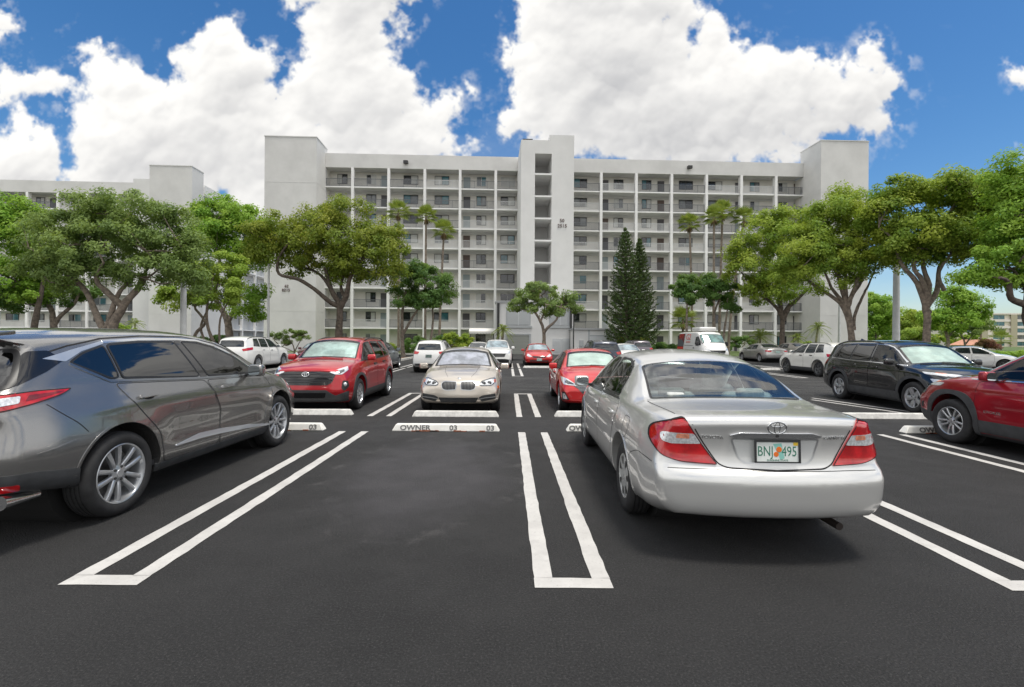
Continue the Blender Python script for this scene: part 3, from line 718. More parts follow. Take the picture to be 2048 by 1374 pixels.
def tree(name, label, D, limbs, lumps, leaf, n=12000, size=.2, cs=.75, dens=3.2, bark=None, seed=1, cat='tree', group='trees round the lot', twigs=26, flat=.72, part='crown'):
    rng = np.random.default_rng(seed); rr = random.Random(seed)
    base = gnd(limbs[0][0][0][0], 690) if False else Vector((ray(limbs[0][0][0][0], 690)[0]*D, D, 0))
    root = thing(name, label, cat, base, 0, group)
    q = MB(); nodes = []
    for (pts, r0, r1) in limbs:
        w = []
        for i, (x, y) in enumerate(pts):
            p = at(x, y, D)-base
            if pts is limbs[0][0] and i == 0: p = Vector((0, 0, -.05))
            w.append(p)
        jit = rr.uniform(-1, 1)
        for i in range(1, len(w)): w[i].y += jit*i*.35*(0 if pts is limbs[0][0] else 1)
        fine = []
        for i in range(len(w)-1):
            p0, p1, p2, p3 = w[max(i-1, 0)], w[i], w[i+1], w[min(i+2, len(w)-1)]
            for t in np.linspace(0, 1, 5)[:-1]:
                fine.append(.5*((2*p1)+(-p0+p2)*t+(2*p0-5*p1+4*p2-p3)*t*t+(-p0+3*p1-3*p2+p3)*t**3)+Vector((rr.uniform(-1, 1), rr.uniform(-1, 1), 0))*.02)
        fine.append(w[-1]); m = len(fine)
        q.tube(fine, [(r0+(r1-r0)*i/(m-1))*(1.25 if (i == 0 and pts is limbs[0][0]) else rr.uniform(.93, 1.07)) for i in range(m)], 9)
        nodes += [(p, r0+(r1-r0)*i/(m-1)) for i, p in enumerate(fine) if i > m*.35]
    n = int(n*1.9); lumps = [(x, y, rx*1.10, ry*1.10) for (x, y, rx, ry) in lumps]
    C = clumps_in(lumps, D, 1.2, dens, rng, cs)
    C[:, :3] -= np.array(base)
    idx = list(range(len(C))); rr.shuffle(idx)
    for i in idx[:twigs]:
        c = Vector(C[i, :3]); p, r = min(nodes, key=lambda nd: (nd[0]-c).length+max(0, nd[0].z-c.z)*2)
        mid = (p+c)/2+Vector((rr.uniform(-.3, .3), rr.uniform(-.3, .3), -.12*(c-p).length))
        q.tube([p, (p+mid)/2+Vector((0, 0, .03)), mid, c], [min(r*.75, .07), .05, .035, .012], 5)
        nodes.append((mid, .035))
    q.build('trunk', bark or BARK, root, 60)
    k = rng.integers(0, len(C), n); rad = cs*rng.uniform(.6, 1.25, len(C))
    d = rng.normal(size=(n, 3)); d /= np.linalg.norm(d, axis=1, keepdims=True); qv = rng.random(n)**.5
    off = d*qv[:, None]*rad[k][:, None]; off[:, 2] *= flat
    P = C[k, :3]+off; P[:, 2] -= .10*(off[:, 0]**2+off[:, 1]**2)/cs
    N = d*.6+C[k, 3:]*.5+np.array([0, -.12, .42])+rng.normal(size=(n, 3))*.5
    tint = np.clip(rng.normal(.35, .3, len(C)), 0, 1)[k]
    me = leaf_mesh(P, N, size, size*.5, tint); link(part, me, root, [LEAF[leaf]]); return root

tree('shade_tree', 'grey green umbrella tree with forked trunks rising behind the grey crossover', 27,
     [([(222, 700), (224, 660), (246, 613), (276, 577), (288, 548)], .28, .11), ([(224, 668), (206, 659), (171, 583), (130, 547)], .23, .09), ([(246, 613), (221, 583), (212, 562), (235, 530)], .2, .07),
      ([(214, 655), (235, 594), (262, 560)], .17, .07), ([(276, 577), (300, 560), (330, 545)], .1, .04)],
     [(125,485,70,62),(190,450,80,55),(270,445,85,55),(345,470,70,55),(390,520,45,50),(260,510,120,50),(110,545,65,38),(330,545,70,35),(170,535,70,40),(400,560,25,25)], 'grey', 30000, .17, .6, 4.2, seed=2, twigs=60)
tree('shade_tree', 'bright green tree cut by the left edge of the frame', 33, [([(68, 700), (68, 655), (80, 597), (88, 555)], .24, .09), ([(80, 597), (50, 570), (20, 550)], .12, .05)],
     [(5,430,60,45),(20,490,75,60),(45,450,45,45),(-40,470,60,80),(70,520,50,40),(30,555,70,28),(60,585,55,18)], 'bright', 15000, .22, .7, seed=3, bark=BARKD)
tree('shade_tree', 'small dark tree with a crooked trunk behind the far left tree', 35, [([(106, 700), (108, 655), (102, 619), (88, 595)], .28, .1), ([(108, 650), (120, 632), (147, 606), (155, 580)], .18, .06)],
     [(50,590,55,22),(110,575,45,22),(150,590,40,22),(20,600,45,20)], 'dark', 7000, .2, .6, seed=4)
tree('shade_tree', 'bright yellow green tree rising behind the lime leaved one left of the blank tower', 40, [([(462, 700), (459, 671), (454, 638), (431, 591), (440, 520)], .36, .12), ([(456, 645), (465, 620), (470, 580), (490, 510)], .2, .08)],
     [(420,425,38,26),(450,430,45,35),(495,440,40,35),(460,485,70,35),(520,470,35,35),(490,520,45,30),(420,470,35,35),(515,600,25,30),(490,630,30,18)], 'bright', 15000, .24, .75, seed=5, bark=BARK)
tree('slender_tree', 'lime leaved tree with thin curling stems beside the thick grey pole', 34, [([(392, 700), (390, 670), (410, 645), (388, 610), (405, 578)], .13, .05), ([(430, 690), (420, 650), (425, 610), (440, 570)], .12, .05), ([(412, 690), (400, 650), (420, 600), (430, 560)], .09, .04), ([(440, 690), (446, 640), (470, 600)], .09, .04)],
     [(400,555,55,38),(445,545,45,38),(350,605,32,20),(335,590,20,16),(470,580,30,30),(420,595,45,22)], 'lime', 9000, .2, .6, seed=6)
tree('shade_tree', 'broad yellow green tree with a low sweeping limb over the blank left tower', 38,
     [([(679, 700), (678, 667), (679, 612), (663, 580), (650, 535)], .34, .13), ([(680, 615), (692, 596), (698, 577), (708, 548), (740, 510)], .26, .09), ([(676, 612), (660, 603), (638, 583), (606, 561), (570, 551), (573, 519), (598, 490)], .2, .07), ([(663, 580), (640, 550), (610, 535)], .16, .06), ([(690, 598), (680, 570), (690, 530)], .16, .06)],
     [(630,450,50,35),(690,430,60,30),(610,490,55,40),(680,480,80,45),(755,480,50,45),(650,525,65,32),(730,525,70,38),(785,500,28,45),(580,510,28,45),(775,550,35,18),(700,550,40,18),(555,470,40,45),(530,510,30,40),(515,470,30,28)], 'yellow', 26000, .22, .72, 3.6, seed=7, bark=BARKD, twigs=50)
tree('small_tree', 'small dark green round tree with several stems before the left wing', 43, [([(806, 700), (804, 660), (805, 622), (812, 580)], .2, .08), ([(806, 668), (822, 640), (839, 612), (850, 580)], .15, .05), ([(860, 690), (865, 640), (860, 600)], .13, .05)],
     [(815,550,30,22),(850,560,38,28),(808,590,28,26),(860,600,38,26),(888,580,22,30),(842,538,26,16),(835,610,40,18)], 'dark', 12000, .2, .55, 4.2, seed=8)
tree('small_tree', 'small open tree with a slanting fork before the white service block', 36, [([(1088, 700), (1088, 689), (1087, 659), (1072, 627), (1055, 605)], .18, .06), ([(1088, 666), (1095, 655), (1111, 640), (1120, 610)], .13, .05), ([(1080, 645), (1090, 620), (1088, 595)], .08, .03)],
     [(1050,600,34,18),(1085,588,36,18),(1130,602,32,19),(1095,615,42,14),(1076,577,22,12),(1032,610,20,14),(1060,620,28,11),(1140,620,26,12),(1105,628,24,8)], 'grey', 7500, .17, .42, 4.5, seed=9)
tree('small_tree', 'pair of low dark green trees behind the white van', 43, [([(1429, 700), (1429, 662), (1429, 626), (1440, 595)], .16, .06), ([(1445, 695), (1447, 650), (1450, 610)], .12, .05), ([(1372, 700), (1374, 650), (1376, 600)], .14, .06)],
     [(1374,570,26,20),(1392,592,38,22),(1440,588,32,26),(1418,568,26,18),(1462,608,20,18)], 'dark', 11000, .2, .55, 4.2, seed=10)
tree('shade_tree', 'dark trunked tree with a dense mid green crown in front of the right end tower', 41,
     [([(1563, 705), (1563, 690), (1565, 644), (1558, 622), (1536, 600), (1504, 583)], .25, .08), ([(1565, 640), (1575, 615), (1584, 606), (1612, 578)], .26, .1), ([(1562, 630), (1560, 590), (1550, 540)], .22, .09)],
     [(1490,550,42,38),(1530,480,55,45),(1590,500,55,50),(1520,585,55,20),(1570,560,70,40),(1600,450,45,30),(1555,440,40,25),(1475,510,28,30)], 'mid', 18000, .22, .7, 3.8, seed=11, bark=BARKD, twigs=40)
tree('shade_tree', 'feathery yellow green tree with many upright limbs behind the black crossover', 31,
     [([(1705, 705), (1704, 686), (1693, 612), (1677, 555), (1660, 510)], .25, .08), ([(1700, 650), (1683, 606), (1635, 571), (1600, 540)], .16, .06), ([(1695, 615), (1696, 599), (1709, 548), (1715, 490)], .17, .06), ([(1708, 660), (1712, 631), (1731, 593), (1747, 567), (1765, 530)], .12, .04), ([(1693, 612), (1665, 575), (1650, 530)], .13, .05), ([(1694, 605), (1690, 560), (1695, 510)], .13, .05), ([(1697, 600), (1725, 560), (1735, 500)], .11, .05)],
     [(1600,490,52,45),(1655,440,50,48),(1720,420,48,40),(1640,530,75,48),(1715,500,65,55),(1690,530,45,22),(1755,460,42,46),(1585,540,42,28),(1690,400,30,25),(1770,520,40,24)], 'mid', 28000, .17, .62, 4.0, seed=12, twigs=70)
tree('shade_tree', 'large spreading tree with a pale grooved trunk beside the thick grey pole', 28,
     [([(1853, 705), (1853, 686), (1853, 622), (1834, 567), (1802, 526), (1790, 480)], .24, .07), ([(1853, 612), (1853, 599), (1840, 561), (1821, 532), (1840, 470)], .2, .07), ([(1856, 625), (1859, 615), (1888, 580), (1901, 532), (1930, 470)], .22, .07), ([(1853, 605), (1858, 570), (1848, 520), (1870, 450)], .18, .06), ([(1888, 580), (1870, 545), (1900, 490)], .12, .05)],
     [(1815,385,50,30),(1785,440,42,50),(1870,395,75,42),(1950,395,70,42),(1850,470,75,50),(1935,460,70,50),(1985,420,50,55),(1790,495,45,32),(1885,490,65,28),(1950,505,40,26),(1830,505,30,18)], 'mid', 34000, .19, .68, 3.8, seed=13, twigs=70)
tree('shade_tree', 'dark green tree leaning in from the right edge with a hooked limb', 23,
     [([(2085, 720), (2078, 690), (2060, 640), (2058, 600), (2080, 500)], .36, .16), ([(2062, 640), (2045, 615), (1997, 599), (1981, 570), (1950, 561)], .2, .06), ([(2058, 600), (2040, 570), (2010, 540)], .12, .05)],
     [(2030,340,40,34),(2065,400,75,75),(2005,510,52,45),(2060,490,80,70),(1985,565,50,18),(2120,420,110,120),(2040,560,50,28),(1960,545,35,20)], 'bright', 22000, .18, .6, 4.0, seed=14, bark=BARKD, twigs=50)
tree('round_tree', 'round crowned green tree in front of the far pale apartment block', 56, [([(1896, 700), (1896, 680), (1890, 650), (1905, 620)], .2, .08), ([(1896, 675), (1915, 650), (1935, 630)], .1, .05)],
     [(1905,600,34,26),(1935,612,34,26),(1870,640,32,22),(1900,638,42,22),(1950,630,24,18)], 'bright', 8000, .3, .75, 3.4, seed=15)
tree('round_tree', 'wide low tree with bare stems left of the small gatehouse', 66, [([(1930, 700), (1928, 680), (1915, 660)], .15, .06), ([(1930, 690), (1945, 668), (1955, 655)], .1, .05)], [(1915,660,38,14),(1950,655,30,14),(1935,645,36,12)], 'grey', 4500, .3, .7, 3.4, seed=16)
tree('round_tree', 'tall green tree beyond the right corner of the nine storey block', 82, [([(1752, 700), (1752, 670), (1752, 630)], .2, .1)], [(1752,622,26,38),(1736,648,18,32),(1766,650,24,30)], 'bright', 8000, .36, 1.0, 2.6, seed=17)
tree('round_tree', 'yellowish green tree just left of the thick grey pole', 90, [([(1778, 700), (1778, 660)], .2, .1)], [(1786,640,24,30),(1778,664,24,22),(1806,660,24,24)], 'lime', 6000, .36, 1.0, 2.6, seed=18)
tree('lime_bush', 'glowing lime green bush between the grey pole and the pale grooved trunk', 62, [([(1822, 700), (1822, 680)], .1, .05)], [(1822,670,22,13),(1806,680,14,10),(1838,680,14,10)], 'lime', 4000, .26, .6, 4, seed=19, cat='bush')
tree('red_bush', 'dark red leaved bush in front of the gatehouse', 64, [([(1975, 702), (1975, 695)], .08, .04)], [(1970,688,14,9),(1984,692,12,9)], 'red', 2200, .22, .5, 5, seed=20, cat='bush')
tree('manicured_bush', 'clipped cloud shaped bush beside the slim white pole', 44, [([(588, 712), (588, 695), (578, 676)], .07, .03), ([(590, 702), (604, 680)], .05, .03), ([(590, 705), (560, 690)], .04, .02)], [(580,668,16,9),(604,672,15,10),(556,672,11,6),(572,686,10,5)], 'grey', 5200, .12, .32, 12, seed=21, cat='bush', twigs=14)
def hedge(label, D, x0, x1, y0, y1, leaf, n, seed, name='hedge', size=.16):
    w = (x1-x0)/F*D; k = max(2, int((x1-x0)/((y1-y0)*1.0)))
    l = [(x0+(x1-x0)*(i+.5)/k, (y0+y1)/2+random.uniform(-1.5, 1.5), (x1-x0)/k*.62, (y1-y0)*.5*random.uniform(.85, 1.12)) for i in range(k)]
    return tree(name, label, D, [([((x0+x1)/2, 705), ((x0+x1)/2, y1)], .04, .02)], l, leaf, n, size, .34, 9, seed=seed, cat=name, group='shrubs in the planting beds', twigs=10, part='foliage')
hedge('dark green hedge under the left wing behind the white hatchback', 49, 812, 905, 672, 712, 'dark', 9000, 31)
hedge('brighter leafy shrub row left of the white awning', 48.5, 880, 942, 664, 710, 'mid', 6000, 32, 'shrub')
hedge('yellow green rounded hedge at the foot of the tall pines', 45.5, 1240, 1296, 669, 704, 'yellow', 6500, 33)
hedge('dark low hedge to the right of the pines', 45, 1290, 1345, 684, 706, 'dark', 5000, 34)
hedge('clipped dark hedge right of the white van', 58, 1462, 1502, 672, 696, 'dark', 3500, 35)
hedge('long clipped green hedge at the right edge behind the white sedan', 40, 1962, 2140, 703, 722, 'bright', 9000, 36)
hedge('dark shrub by the white crossover at the far left', 40, 400, 452, 668, 700, 'dark', 4500, 37, 'shrub')
hedge('low leafy shrub in front of the right end tower', 52, 1575, 1640, 686, 702, 'mid', 3500, 38, 'shrub')
hedge('pale green shrub below the grey green umbrella tree', 40, 236, 262, 650, 690, 'lime', 1800, 39, 'shrub')
tree('round_tree', 'mid green tree between the lime bush and the pale grooved trunk', 76, [([(1836, 700), (1836, 650)], .2, .1)], [(1836,640,26,24),(1816,655,22,20),(1858,650,22,22)], 'mid', 6000, .34, .9, 2.8, seed=22)
hedge('long row of dark shrubs along the foot of the right wing', 54, 1312, 1462, 688, 705, 'dark', 9000, 41, 'shrub')
hedge('row of mid green shrubs at the foot of the left wing beside the blank tower', 54, 655, 812, 688, 706, 'mid', 9000, 42, 'shrub')
hedge('green tree line closing the view behind the gatehouse', 100, 1725, 1960, 668, 696, 'mid', 7000, 40, 'tree_line', .45)

def palm(label, x, y, D, bx, fan=True, fr=1.25, nf=26, r=.14, seed=1, skirt=True):
    rr = random.Random(seed); base = Vector((ray(bx, 690)[0]*D, D, 0)); root = thing('palm_tree', label, 'palm', base, 0, 'palms by the building')
    top = at(x, y, D)-base; q = MB(); pts = []
    for i in range(9):
        t = i/8; pts.append(Vector((top.x*t**1.4, 0, top.z*t)))
    q.tube(pts, [r*(1.35 if i == 0 else 1.0-.25*i/8) for i in range(9)], 9); q.build('trunk', BARK, root, 60)
    c = MB(); ang = 0
    for k in range(nf):
        ang += 2.399; e = R(82)-R(118)*(k/(nf-1))**1.05+rr.uniform(-.18, .18)
        d = Vector((math.cos(ang)*math.cos(e), math.sin(ang)*math.cos(e), math.sin(e))); side = d.cross(Vector((0, 0, 1))); side = side.normalized() if side.length > .1 else Vector((1, 0, 0)); upv = side.cross(d)
        L = fr*rr.uniform(.85, 1.15)
        if fan:
            o = top+d*L*.45; c.tube([top, o], [.02, .012], 4)
            for j in range(15):
                a = R(-78+156*j/14); v = (d*math.cos(a)+side*math.sin(a)); tip = o+v*L*.62+Vector((0, 0, -.08*L*abs(math.sin(a))-.03)); w = side*math.cos(a)-d*math.sin(a)
                m = o+v*L*.36; c.add([o, m+w*.045+upv*.015, tip, m-w*.045+upv*.015], [(0, 1, 2, 3)])
        else:
            prev = top; n = 12
            for j in range(1, n+1):
                t = j/n; p = top+d*L*t+Vector((0, 0, -.55*L*t*t)); c.tube([prev, p], [.018, .015], 4, cap=False)
                for s_ in (-1, 1):
                    v = (side*s_*.8+(p-prev).normalized()*.6+Vector((0, 0, -.25))); tip = p+v.normalized()*L*.30*(1-.55*abs(t-.45)); w = (p-prev).normalized()*.022
                    c.add([p, (p+tip)/2+w+upv*.02, tip, (p+tip)/2-w+upv*.02], [(0, 1, 2, 3)])
                prev = p
    o = c.build('crown', LEAF['palm'], root); a = o.data.attributes.new('tint', 'FLOAT', 'POINT'); a.data.foreach_set('value', [rr.random()*.8 for _ in o.data.vertices])
    if skirt and fan:
        s = MB()
        for k in range(26):
            a = rr.uniform(0, 6.28); e = R(-62)+rr.uniform(-.3, .2); d = Vector((math.cos(a)*math.cos(e), math.sin(a)*math.cos(e), math.sin(e))); w = Vector((-d.y, d.x, 0)).normalized()*.06; p = top+Vector((0, 0, -.1))
            s.add([p, p+d*.5+w, p+d*.95, p+d*.5-w], [(0, 1, 2, 3)])
        s.build('dead_fronds', mat('dead_frond', (.22, .15, .075), .9), root)
    return root
palm('fan palm half behind the right side of the broad yellow green tree', 797, 424, 52, 797, seed=1, fr=1.52)
palm('tall slim fan palm, taller of the two right of the broad yellow green tree', 852, 432, 50, 850, seed=2, fr=1.24)
palm('slim fan palm, shorter of the two right of the broad yellow green tree', 888, 462, 49, 878, seed=3, fr=1.32)
palm('slim fan palm standing alone left of the taller pair', 1379, 448, 50, 1385, seed=4, fr=1.28)
palm('tall fan palm, left stem of the close pair by the right wing', 1428, 434, 49, 1427, seed=5, fr=1.28)
palm('tall fan palm, right stem of the close pair by the right wing', 1445, 424, 50.5, 1438, seed=6, fr=1.36)
palm('leaning fan palm between the close pair and the feathery tree', 1488, 437, 50, 1456, seed=7, fr=1.36)
palm('short feathery palm beside the roller garage door', 1006, 660, 45, 1003, False, 1.1, 22, .16, seed=8)
palm('feathery palm with a curved trunk in front of the right end tower', 1636, 655, 45, 1629, False, 1.15, 20, .10, seed=9)
palm('bushy low palm beside the dark trunked tree', 1520, 674, 44, 1520, False, 1.5, 26, .12, seed=10)
palm('small drooping palm at the foot of the right end tower', 1596, 676, 46, 1598, False, .9, 20, .08, seed=11)
palm('low palm under the pair of dark trees behind the van', 1366, 640, 46, 1366, True, 1.5, 22, .14, seed=12)
palm('little palm at the foot of the long block behind the umbrella tree', 270, 648, 60, 270, False, 1.4, 20, .12, seed=13)
palm('thin palm in front of the far pale block', 1962, 655, 90, 1962, True, 1.5, 20, .16, seed=14)
palm('small bushy palm right of the gatehouse', 2002, 678, 85, 2002, True, 1.9, 26, .14, seed=15)

def norfolk(label, x, y, D, bx, half, seed):
    rr = random.Random(seed); rng = np.random.default_rng(seed); base = Vector((ray(bx, 690)[0]*D, D, 0)); root = thing('norfolk_pine', label, 'pine tree', base, 0, 'pair of tall pines')
    top = at(x, y, D)-base; q = MB(); q.tube([(0, 0, 0), (top.x*.5, 0, top.z*.5), tuple(top)], [.2, .12, .02], 8)
    P, N = [], []; lev = 34; Rm = half/F*D
    for k in range(lev):
        t = k/(lev-1); z0 = .55+(top.z-.55)*t; ln = Rm*(1-t)**.70*(1 if t > .12 else .75+2*t)+.08; nb = 8; ln0 = ln
        for b in range(nb):
            a = 6.283*b/nb+k*.55+rr.uniform(-.15, .15); ln = ln0*rr.uniform(.78, 1.15); d = Vector((math.cos(a), math.sin(a), 0)); n = int(14+70*ln/Rm)
            pts = []
            for i in range(5):
                s = i/4; pts.append(Vector((top.x*t, 0, z0))+d*ln*s+Vector((0, 0, ln*(-.10*s+.42*s**2.6))))
            q.tube(pts, [.03, .026, .02, .014, .006], 4, cap=False)
            for i in range(n):
                s = rr.random()**.75; j = min(int(s*4), 3); p = pts[j].lerp(pts[j+1], s*4-j); w = .085*(1.1-.3*s)
                o = Vector((rr.gauss(0, w*.7), rr.gauss(0, w*.7), abs(rr.gauss(0, w))*1.2)); P.append(p+o); N.append(Vector((rr.gauss(0, 1), rr.gauss(0, 1), rr.gauss(0, .6)))+d.cross(Vector((0, 0, 1)))*.5)
    q.build('trunk', BARKD, root)
    P = np.array([tuple(p) for p in P]); N = np.array([tuple(v) for v in N])
    link('crown', leaf_mesh(P, N, .24, .07, np.clip(rng.normal(.4, .3, len(P)), 0, 1)), root, [LEAF['pine']]); return root
norfolk('tall dark norfolk pine, taller of the close pair', 1250, 461, 45, 1254, 50, 1)
norfolk('dark norfolk pine, shorter and right of its taller twin', 1279, 482, 46.2, 1279, 43, 2)

# ---------------------------------------------------------------- cars
def pch(pts):
    x = np.array([p[0] for p in pts], float); y = np.array([p[1] for p in pts], float)
    h = np.diff(x); d = np.diff(y)/h; m = np.zeros_like(x)
    for i in range(1, len(x)-1):
        if d[i-1]*d[i] > 0:
            w1, w2 = 2*h[i]+h[i-1], h[i]+2*h[i-1]; m[i] = (w1+w2)/(w1/d[i-1]+w2/d[i])
    m[0] = d[0]; m[-1] = d[-1]
    def f(q):
        q = np.clip(np.asarray(q, float), x[0], x[-1]); i = np.clip(np.searchsorted(x, q)-1, 0, len(x)-2); t = (q-x[i])/h[i]
        return (2*t**3-3*t**2+1)*y[i]+(t**3-2*t**2+t)*h[i]*m[i]+(-2*t**3+3*t**2)*y[i+1]+(t**3-t**2)*h[i]*m[i+1]
    return f
def sstep(a, b, x):
    t = np.clip((np.asarray(x, float)-a)/(b-a), 0, 1); return t*t*(3-2*t)

def paint(name, col=(.5, .5, .5), metal=.5, rough=.32, flake=.0):
    if name in MATS: return MATS[name]
    m = mat(name, col, rough, metal, 1.0, .5); g = G(m.node_tree); b = g.n['Principled BSDF']
    tc = g.new('ShaderNodeTexCoord').outputs['Object']
    f = g.noise(tc, 700, 2, .5); d = g.noise(tc, 2.5, 5, .6)
    lo, hi = tuple(c*.86 for c in col), tuple(min(1, c*1.14) for c in col)
    g.put(b.inputs['Base Color'], g.mix(f, lo, hi))
    g.put(b.inputs['Coat Roughness'], g.ramp(d, .35, .75, .015, .06)); return m
BLACKP = mat('black_plastic', (.022, .023, .025), .55, var=(9, .2), bump=(300, .15, .002)); CLAD = mat('grey_cladding', (.045, .047, .05), .6, var=(9, .2), bump=(300, .2, .002))
GLOSSB = mat('gloss_black', (.008, .008, .009), .08, coat=.6); SEAM = mat('panel_gap', (.006, .006, .007), .8)
CHROME = mat('chrome', (.72, .73, .74), .10, 1.0); SATIN = mat('satin_silver', (.55, .56, .57), .28, .9)
RIMM = mat('alloy', (.50, .515, .535), .30, .75, .3, var=(7, .08)); RIMD = mat('alloy_dark', (.16, .165, .17), .35, .7); CAPM = mat('hubcap_silver', (.52, .53, .52), .35, .5, .3, var=(7, .1))
TYRE = mat('tyre_rubber', (.017, .017, .018), .72, var=(11, .35), bump=(90, .2, .004)); DISC = mat('brake_disc', (.12, .115, .11), .4, .6, var=(9, .4))
WELL = mat('wheel_well_liner', (.006, .006, .006), .9); UNDER = mat('underbody', (.012, .012, .012), .9, var=(4, .4))
LRED = mat('lamp_red', (.42, .006, .010), .12, coat=1., var=(14, .28)); LDRED = mat('lamp_deep_red', (.16, .004, .006), .12, coat=1., var=(14, .3)); LCLEAR = mat('lamp_clear', (.66, .68, .70), .12, .35, 1., var=(60, .28)); LAMB = mat('lamp_amber', (.62, .13, .02), .2, coat=1., var=(30, .2))
LDARK = mat('lamp_bezel', (.10, .105, .11), .2, .5, 1., var=(25, .4))
GCLEAR = glass('glass_clear', (.78, .88, .86), 1.6); GTEAL = glass('glass_teal', (.80, .94, .95), 2.7); GTINT = glass('glass_tint', (.16, .19, .18), 2.0); GDARK = glass('glass_dark', (.035, .04, .04), 2.2)
GFAR = mat('far_glass', (.02, .026, .03), .04, coat=.4, spec=.7, var=(3, .4)); GFARL = mat('far_windscreen', (.20, .26, .29), .06, coat=.8, var=(2.2, .55))
FRIT = mat('window_seal', (.012, .012, .013), .35, var=(20, .2))
CLOTHL = mat('seat_light', (.50, .52, .50), .8, var=(30, .1)); CLOTHD = mat('seat_dark', (.035, .035, .04), .8, var=(30, .2)); CLOTHT = mat('seat_beige', (.33, .29, .23), .7, var=(30, .1))
SHADE = mat('sunshade_silver', (.62, .66, .66), .45, .35, var=(3.5, .25), bump=(5, .6, .05)); SHADE_GLARE = mat('sunshade_pink_glare', (.60, .52, .62), .5, .2, var=(4, .35), bump=(6, .6, .05))  # second shade: pink purple windscreen glare painted into its colour
PLATEW = mat('plate_white', (.72, .76, .73), .45, var=(5, .12)); PGREEN = mat('plate_green', (.03, .17, .11), .5); PORANGE = mat('plate_orange', (.75, .16, .015), .5); PTEAL = mat('plate_teal', (.25, .55, .48), .5); PYELL = mat('plate_yellow', (.75, .50, .03), .5)

def rpoly(pts, r=.03, n=4):
    """polygon with rounded corners; a point may carry its own radius"""
    out = []; N = len(pts)
    for i in range(N):
        p = Vector(pts[i][:2]); a = Vector(pts[i-1][:2]); b = Vector(pts[(i+1) % N][:2]); rr = pts[i][2] if len(pts[i]) > 2 else r
        da, db = (a-p), (b-p); rr = min(rr, da.length*.45, db.length*.45)
        if rr < 1e-4: out.append((p.x, p.y)); continue
        q0 = p+da.normalized()*rr; q1 = p+db.normalized()*rr
        for k in range(n+1):
            t = k/n; q = q0*(1-t)**2+p*2*t*(1-t)+q1*t*t; out.append((q.x, q.y))
    return out
def inset(poly, d):
    N = len(poly); A = sum(poly[i][0]*poly[(i+1) % N][1]-poly[(i+1) % N][0]*poly[i][1] for i in range(N)); sg = 1 if A > 0 else -1; out = []
    for i in range(N):
        p0, p1, p2 = Vector(poly[i-1]), Vector(poly[i]), Vector(poly[(i+1) % N])
        e0, e1 = (p1-p0), (p2-p1)
        if e0.length < 1e-7 or e1.length < 1e-7: out.append(tuple(p1)); continue
        e0.normalize(); e1.normalize(); n0, n1 = Vector((-e0.y, e0.x))*sg, Vector((-e1.y, e1.x))*sg; b = n0+n1
        k = d/max(.35, 1+n0.dot(n1))*1.; out.append(tuple(p1+b*k))
    return out
def inside(poly, x, y):
    c = False; N = len(poly)
    for i in range(N):
        x0, y0 = poly[i]; x1, y1 = poly[i-1]
        if (y0 > y) != (y1 > y) and x < (x1-x0)*(y-y0)/(y1-y0)+x0: c = not c
    return c

